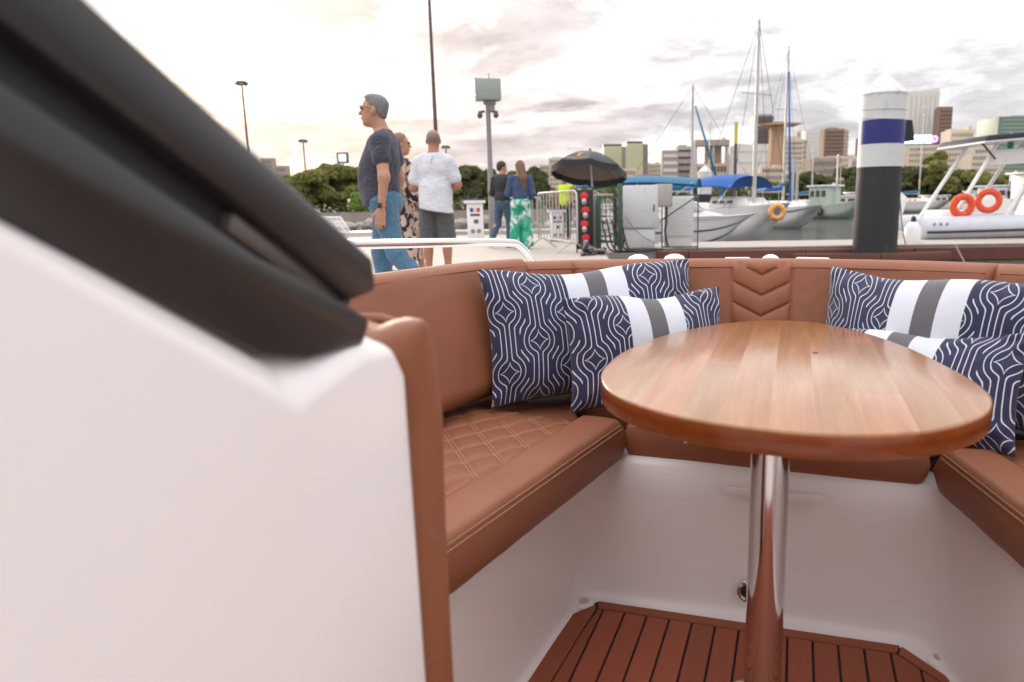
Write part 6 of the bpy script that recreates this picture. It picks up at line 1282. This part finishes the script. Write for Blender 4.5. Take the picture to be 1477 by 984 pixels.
def build_city():
    Bd = building
    Bd('pale beige apartment block beside the parasol with a low rooftop storey', 779, 794, 238, 420, 'f_beige', 'win_mid', 9, 4); Bd('beige flat-roofed block rising behind the parasol edge', 792, 818, 228, 460, 'f_cream', 'win_mid', 10, 5, roof=[(0.2, 0.8, 1.5, 'f_beige')])
    Bd('left glass tower with dark cap of the twin yellow-green towers', 871, 897, 211, 620, 'f_glassgreen', 'win_pale', 26, 1, 0.98, 0.10, side='f_taupe', sidepx=8, sidewin='win_mid', roof=[(0.0, 1.0, 3, 'f_dark')])
    Bd('right glass tower, taller of the twin yellow-green towers, with dark cap', 904, 927, 207, 600, 'f_glassgreen', 'win_pale', 28, 1, 0.98, 0.10, side='f_taupe', sidepx=9, sidewin='win_dark', roof=[(0.0, 1.0, 3, 'f_dark')])
    Bd('cream low block in front of the twin glass towers', 884, 918, 243, 480, 'f_cream', 'win_mid', 5, 8); Bd('brown-grey low block beside the twin glass towers', 916, 946, 252, 440, 'f_taupe', 'win_brown', 4, 7)
    Bd('stepped taupe block with horizontal bands left of the arch building', 955, 978, 218, 430, 'f_taupe', 'win_pale', 7, 1, 0.99, 0.45, roof=[(0.0, 0.9, 1.5, 'f_grey')]); Bd('banded grey block rising beside the stepped one', 976, 1004, 211, 440, 'f_grey', 'win_brown', 8, 1, 0.99, 0.35, roof=[(0.1, 0.5, 2, 'f_taupe')])
    t = Bd('beige building with a great framed arch opening under its roof slab', 1002, 1050, 236, 420, 'f_beige', 'win_brown', 4, 9); q = F / 420; W = at(1050, 280, 420).x - at(1002, 280, 420).x; z0 = at(1026, 236, 420).z - 1.0; z1 = at(1026, 206, 420).z - 1.0
    for u in (0.0, 0.55, 1.0): part('column', MB().box((W * (u - .5) * 0.94, 3, (z0 + z1) / 2), (W * 0.07, 5, z1 - z0)), 'f_grey', t)
    part('roof_slab', MB().box((0, 4, z1), (W * 1.02, 9, (z1 - z0) * 0.28)), 'f_taupe', t); part('roof_block', MB().box((W * 0.36, 4, z1 + 1.5), (W * 0.10, 4, 2.4)), 'f_grey', t); part('recessed_wall', MB().box((W * 0.10, 7, (z0 + z1) / 2), (W * 0.5, 1, z1 - z0)), 'f_beige', t)
    Bd('plain white slab building behind the blue spray hood', 1060, 1112, 208, 400, 'f_white', 'win_pale', 5, 9, 0.9, 0.12, roof=[(0.05, 0.3, 1, 'f_grey')]); Bd('dark tower standing behind the white slab building', 1084, 1112, 168, 520, 'f_dark', 'win_brown', 16, 6, 0.7, 0.4, roof=[(0.05, 0.95, 3, 'f_taupe')])
    t = Bd('tan tower with a thin cantilevered roof plane', 1110, 1128, 184, 330, 'f_tan', None); zt = at(1119, 182, 330).z - 1.0; part('roof_plane', MB().extr([(-9.0, -4, zt + 0.2), (9.5, -4, zt + 0.5), (9.5, -4, zt + 0.8), (-1, -4, zt + 1.6), (-9, -4, zt + 0.5)], (0, 14, 0)), 'f_tan', t)
    Bd('cream office block with a regular grid of windows', 1129, 1156, 201, 380, 'f_cream', 'win_mid', 12, 8, 0.5, 0.5, side='f_beige', sidepx=9, sidewin='win_mid', roof=[(0.0, 0.8, 4, 'f_cream')])
    Bd('pale grey tower between the cream office and the brown tower', 1159, 1187, 188, 560, 'f_white', 'win_pale', 18, 6, 0.6, 0.4)
    t = Bd('brown glass tower with a beige side wall', 1185, 1214, 186, 470, 'f_brown', 'win_brown', 18, 7, 0.85, 0.5, side='f_beige', sidepx=13, sidewin='win_mid', roof=[(0.15, 0.7, 2, 'f_taupe')])
    W = at(1214, 280, 470).x - at(1185, 280, 470).x; part('painted_reflection_strip', MB().box((0.02 * W, -0.35, at(1200, 227, 470).z - 1), (W * 0.8, 0.3, 2.0)), 'painted_reflection', t)  # warm reflection on the glass, painted as an orange strip
    Bd('low grey-brown civic block in front of the brown tower', 1168, 1212, 228, 300, 'f_taupe', 'win_mid', 5, 12, 0.5, 0.5, roof=[(0.1, 0.5, 2, 'f_beige'), (0.6, 0.9, 3, 'f_beige')]); Bd('slim brown tower left of the large mooring pile', 1234, 1247, 199, 520, 'f_brown', 'win_brown', 16, 3); Bd('pale low block at the foot of the slim brown tower', 1226, 1244, 229, 420, 'f_grey', 'win_mid', 6, 4)
    t = Bd('tall plain white tower, highest on the skyline', 1300, 1345, 132, 560, 'f_white', 'f_grey', 1, 6, 0.10, 0.96); W = at(1345, 280, 560).x - at(1300, 280, 560).x; zt = at(1322, 132, 560).z - 1.0
    part('roof_wedge', MB().extr([(-W / 2, 1, zt), (W / 2, 1, zt), (W / 2, 1, zt + 2.6), (-W * 0.05, 1, zt + 1.0)], (0, 10, 0)), 'f_white', t)
    Bd('brown tower close to the tall plain white one', 1346, 1365, 155, 540, 'f_brown', 'win_brown', 22, 4, 0.7, 0.5, roof=[(0, 1, 1, 'f_dark')])
    t = Bd('ornate cream building with small pinnacles beside the brown tower', 1364, 1398, 188, 430, 'f_cream', 'win_mid', 10, 8, 0.45, 0.5, roof=[(0.05, 0.25, 2, 'f_cream'), (0.4, 0.6, 1.5, 'f_cream'), (0.78, 0.92, 6, 'f_cream')])
    t = Bd('long cream arcaded building carrying a lit billboard', 1300, 1420, 209, 400, 'f_cream', 'win_mid', 9, 26, 0.45, 0.5, roof=[(0.0, 0.45, 1, 'f_beige')])
    # billboard on that roof: stands on it, a thing of its own
    p = at(1328, 208, 399.5); s_ = 399.5 / F; bt = thing('billboard', 'lit cyan-white billboard with magenta end on the long cream roof', 'billboard', p)
    part('back_frame', MB().box((0, 1.0, 6 * s_), (48 * s_, 1.4, 13 * s_)), 'f_dark', bt); part('screen', MB().box((-4 * s_, -0.1, 6.5 * s_), (37 * s_, 0.3, 11 * s_)), 'screen_cyan', bt)
    part('screen_mark', MB().torus((19 * s_, -0.1, 6.8 * s_), 3.2 * s_, 1.5 * s_, Matrix.Rotation(1.57, 3, 'X'), 16, 6).box((14.5 * s_, -0.3, 3 * s_), (6 * s_, 0.3, 3 * s_)), 'screen_pink', bt)
    Bd('green glass slab tower behind the boat canopy', 1431, 1500, 168, 520, 'f_green', 'f_grey', 20, 1, 1.0, 0.16, roof=[(0.3, 0.9, 2, 'f_grey')]); Bd('cream rooftop block below the green glass tower', 1400, 1424, 212, 380, 'f_cream', 'win_mid', 6, 5)
    Bd('hazy apartment block half hidden by the windscreen frame', 380, 397, 228, 380, 'f_taupe', 'win_mid', 10, 4); Bd('smaller hazy apartment block beside the park trees', 398, 416, 239, 340, 'f_taupe', 'win_mid', 7, 4)
    for lab, x0, x1, yt, Y, w_, n_, r_, c_ in [('low cream block between the beige blocks and the parasol', 806, 846, 240, 520, 'f_cream', 'win_mid', 7, 10), ('warm beige slab behind the brown-grey low block', 930, 958, 236, 640, 'f_beige', 'win_mid', 9, 6), ('pale narrow block between the arch and white slab buildings', 1046, 1064, 224, 560, 'f_cream', 'win_mid', 10, 4),
            ('beige block at the foot of the tan tower', 1096, 1134, 240, 300, 'f_beige', 'win_brown', 5, 9), ('tall warm-grey block behind the cream office', 1146, 1166, 190, 700, 'f_beige', 'win_mid', 18, 5), ('cream block beside the brown glass tower foot', 1208, 1236, 226, 460, 'f_cream', 'win_mid', 8, 6), ('long low beige block behind the far sailboats', 1086, 1180, 250, 280, 'f_beige', 'win_mid', 4, 22),
            ('cream classical block behind the boat canopy', 1396, 1440, 222, 360, 'f_cream', 'win_mid', 7, 10), ('white stepped block behind the ornate cream building', 1385, 1412, 200, 620, 'f_white', 'win_mid', 14, 6), ('pale taupe block behind the shore trees of the park', 640, 690, 262, 420, 'f_taupe', 'win_mid', 4, 10)]: Bd(lab, x0, x1, yt, Y, w_, n_, r_, c_, 0.5, 0.5, roof=[(0.1, 0.3, 1.2, 'f_grey'), (0.55, 0.75, 2.0, 'f_beige')])
    # floodlight masts and the small screen behind the park
    def mast(lab, px, ytop, Y, heads, r=0.16):
        p = ground_at(px, Y, 1.0); z = at(px, ytop, Y).z - 1.0; t = thing('light_mast', lab, 'light mast', p, 0, 'tall floodlight masts in the park'); part('pole', MB().tube([(0, 0, 0), (0, 0, z)], [r * 1.5, r * 0.8], 8), 'dark_pole', t, smooth=True)
        w = heads / F * Y; hd = part('head_ring', MB().lathe([(w * 0.45, -0.25), (w * 0.5, 0), (w * 0.35, 0.12), (0.05, 0.2)], (0, 0, z), 12), 'grey_dark', t, smooth=True)
        for k in range(5): a = k * 1.2566; part('floodlight', MB().box((w * 0.42 * math.cos(a), w * 0.42 * math.sin(a), z - 0.30), (0.45, 0.45, 0.3)), 'grey_mid', hd)
    mast('tall floodlight mast beside the windscreen frame under the glowing clouds', 366, 118, 110, 16); mast('shorter floodlight mast above the park trees', 445, 202, 150, 12); mast('distant floodlight mast by the bald man', 647, 211, 150, 12)
    # very tall slim pole behind the bald man
    p = ground_at(634, 46, 1.0); t = thing('flagpole', 'very tall slim pole rising behind the bald man', 'pole', p); part('pole', MB().tube([(0, 0, 0), (0, 0, 17.0)], [0.15, 0.06], 10), 'dark_pole', t, smooth=True); part('truck', MB().ell((0, 0, 17.05), (0.12, 0.12, 0.10)), 'grey_mid', t)
    p = at(495, 236, 120); t = thing('display_screen', 'small framed pale blue screen on a post above the park trees', 'screen', (p.x, p.y, 1.0)); z = p.z - 1.0
    part('post', MB().tube([(0, 0, 0), (0, 0, z)], 0.12, 8), 'dark_pole', t); part('frame', MB().box((0, 0, z + 0.9), (1.85, 0.4, 1.7)), 'grey_dark', t, bevel=0.05); part('panel', MB().box((0, -0.22, z + 0.9), (1.15, 0.06, 1.1)), 'screen_blue', t)
build_city()
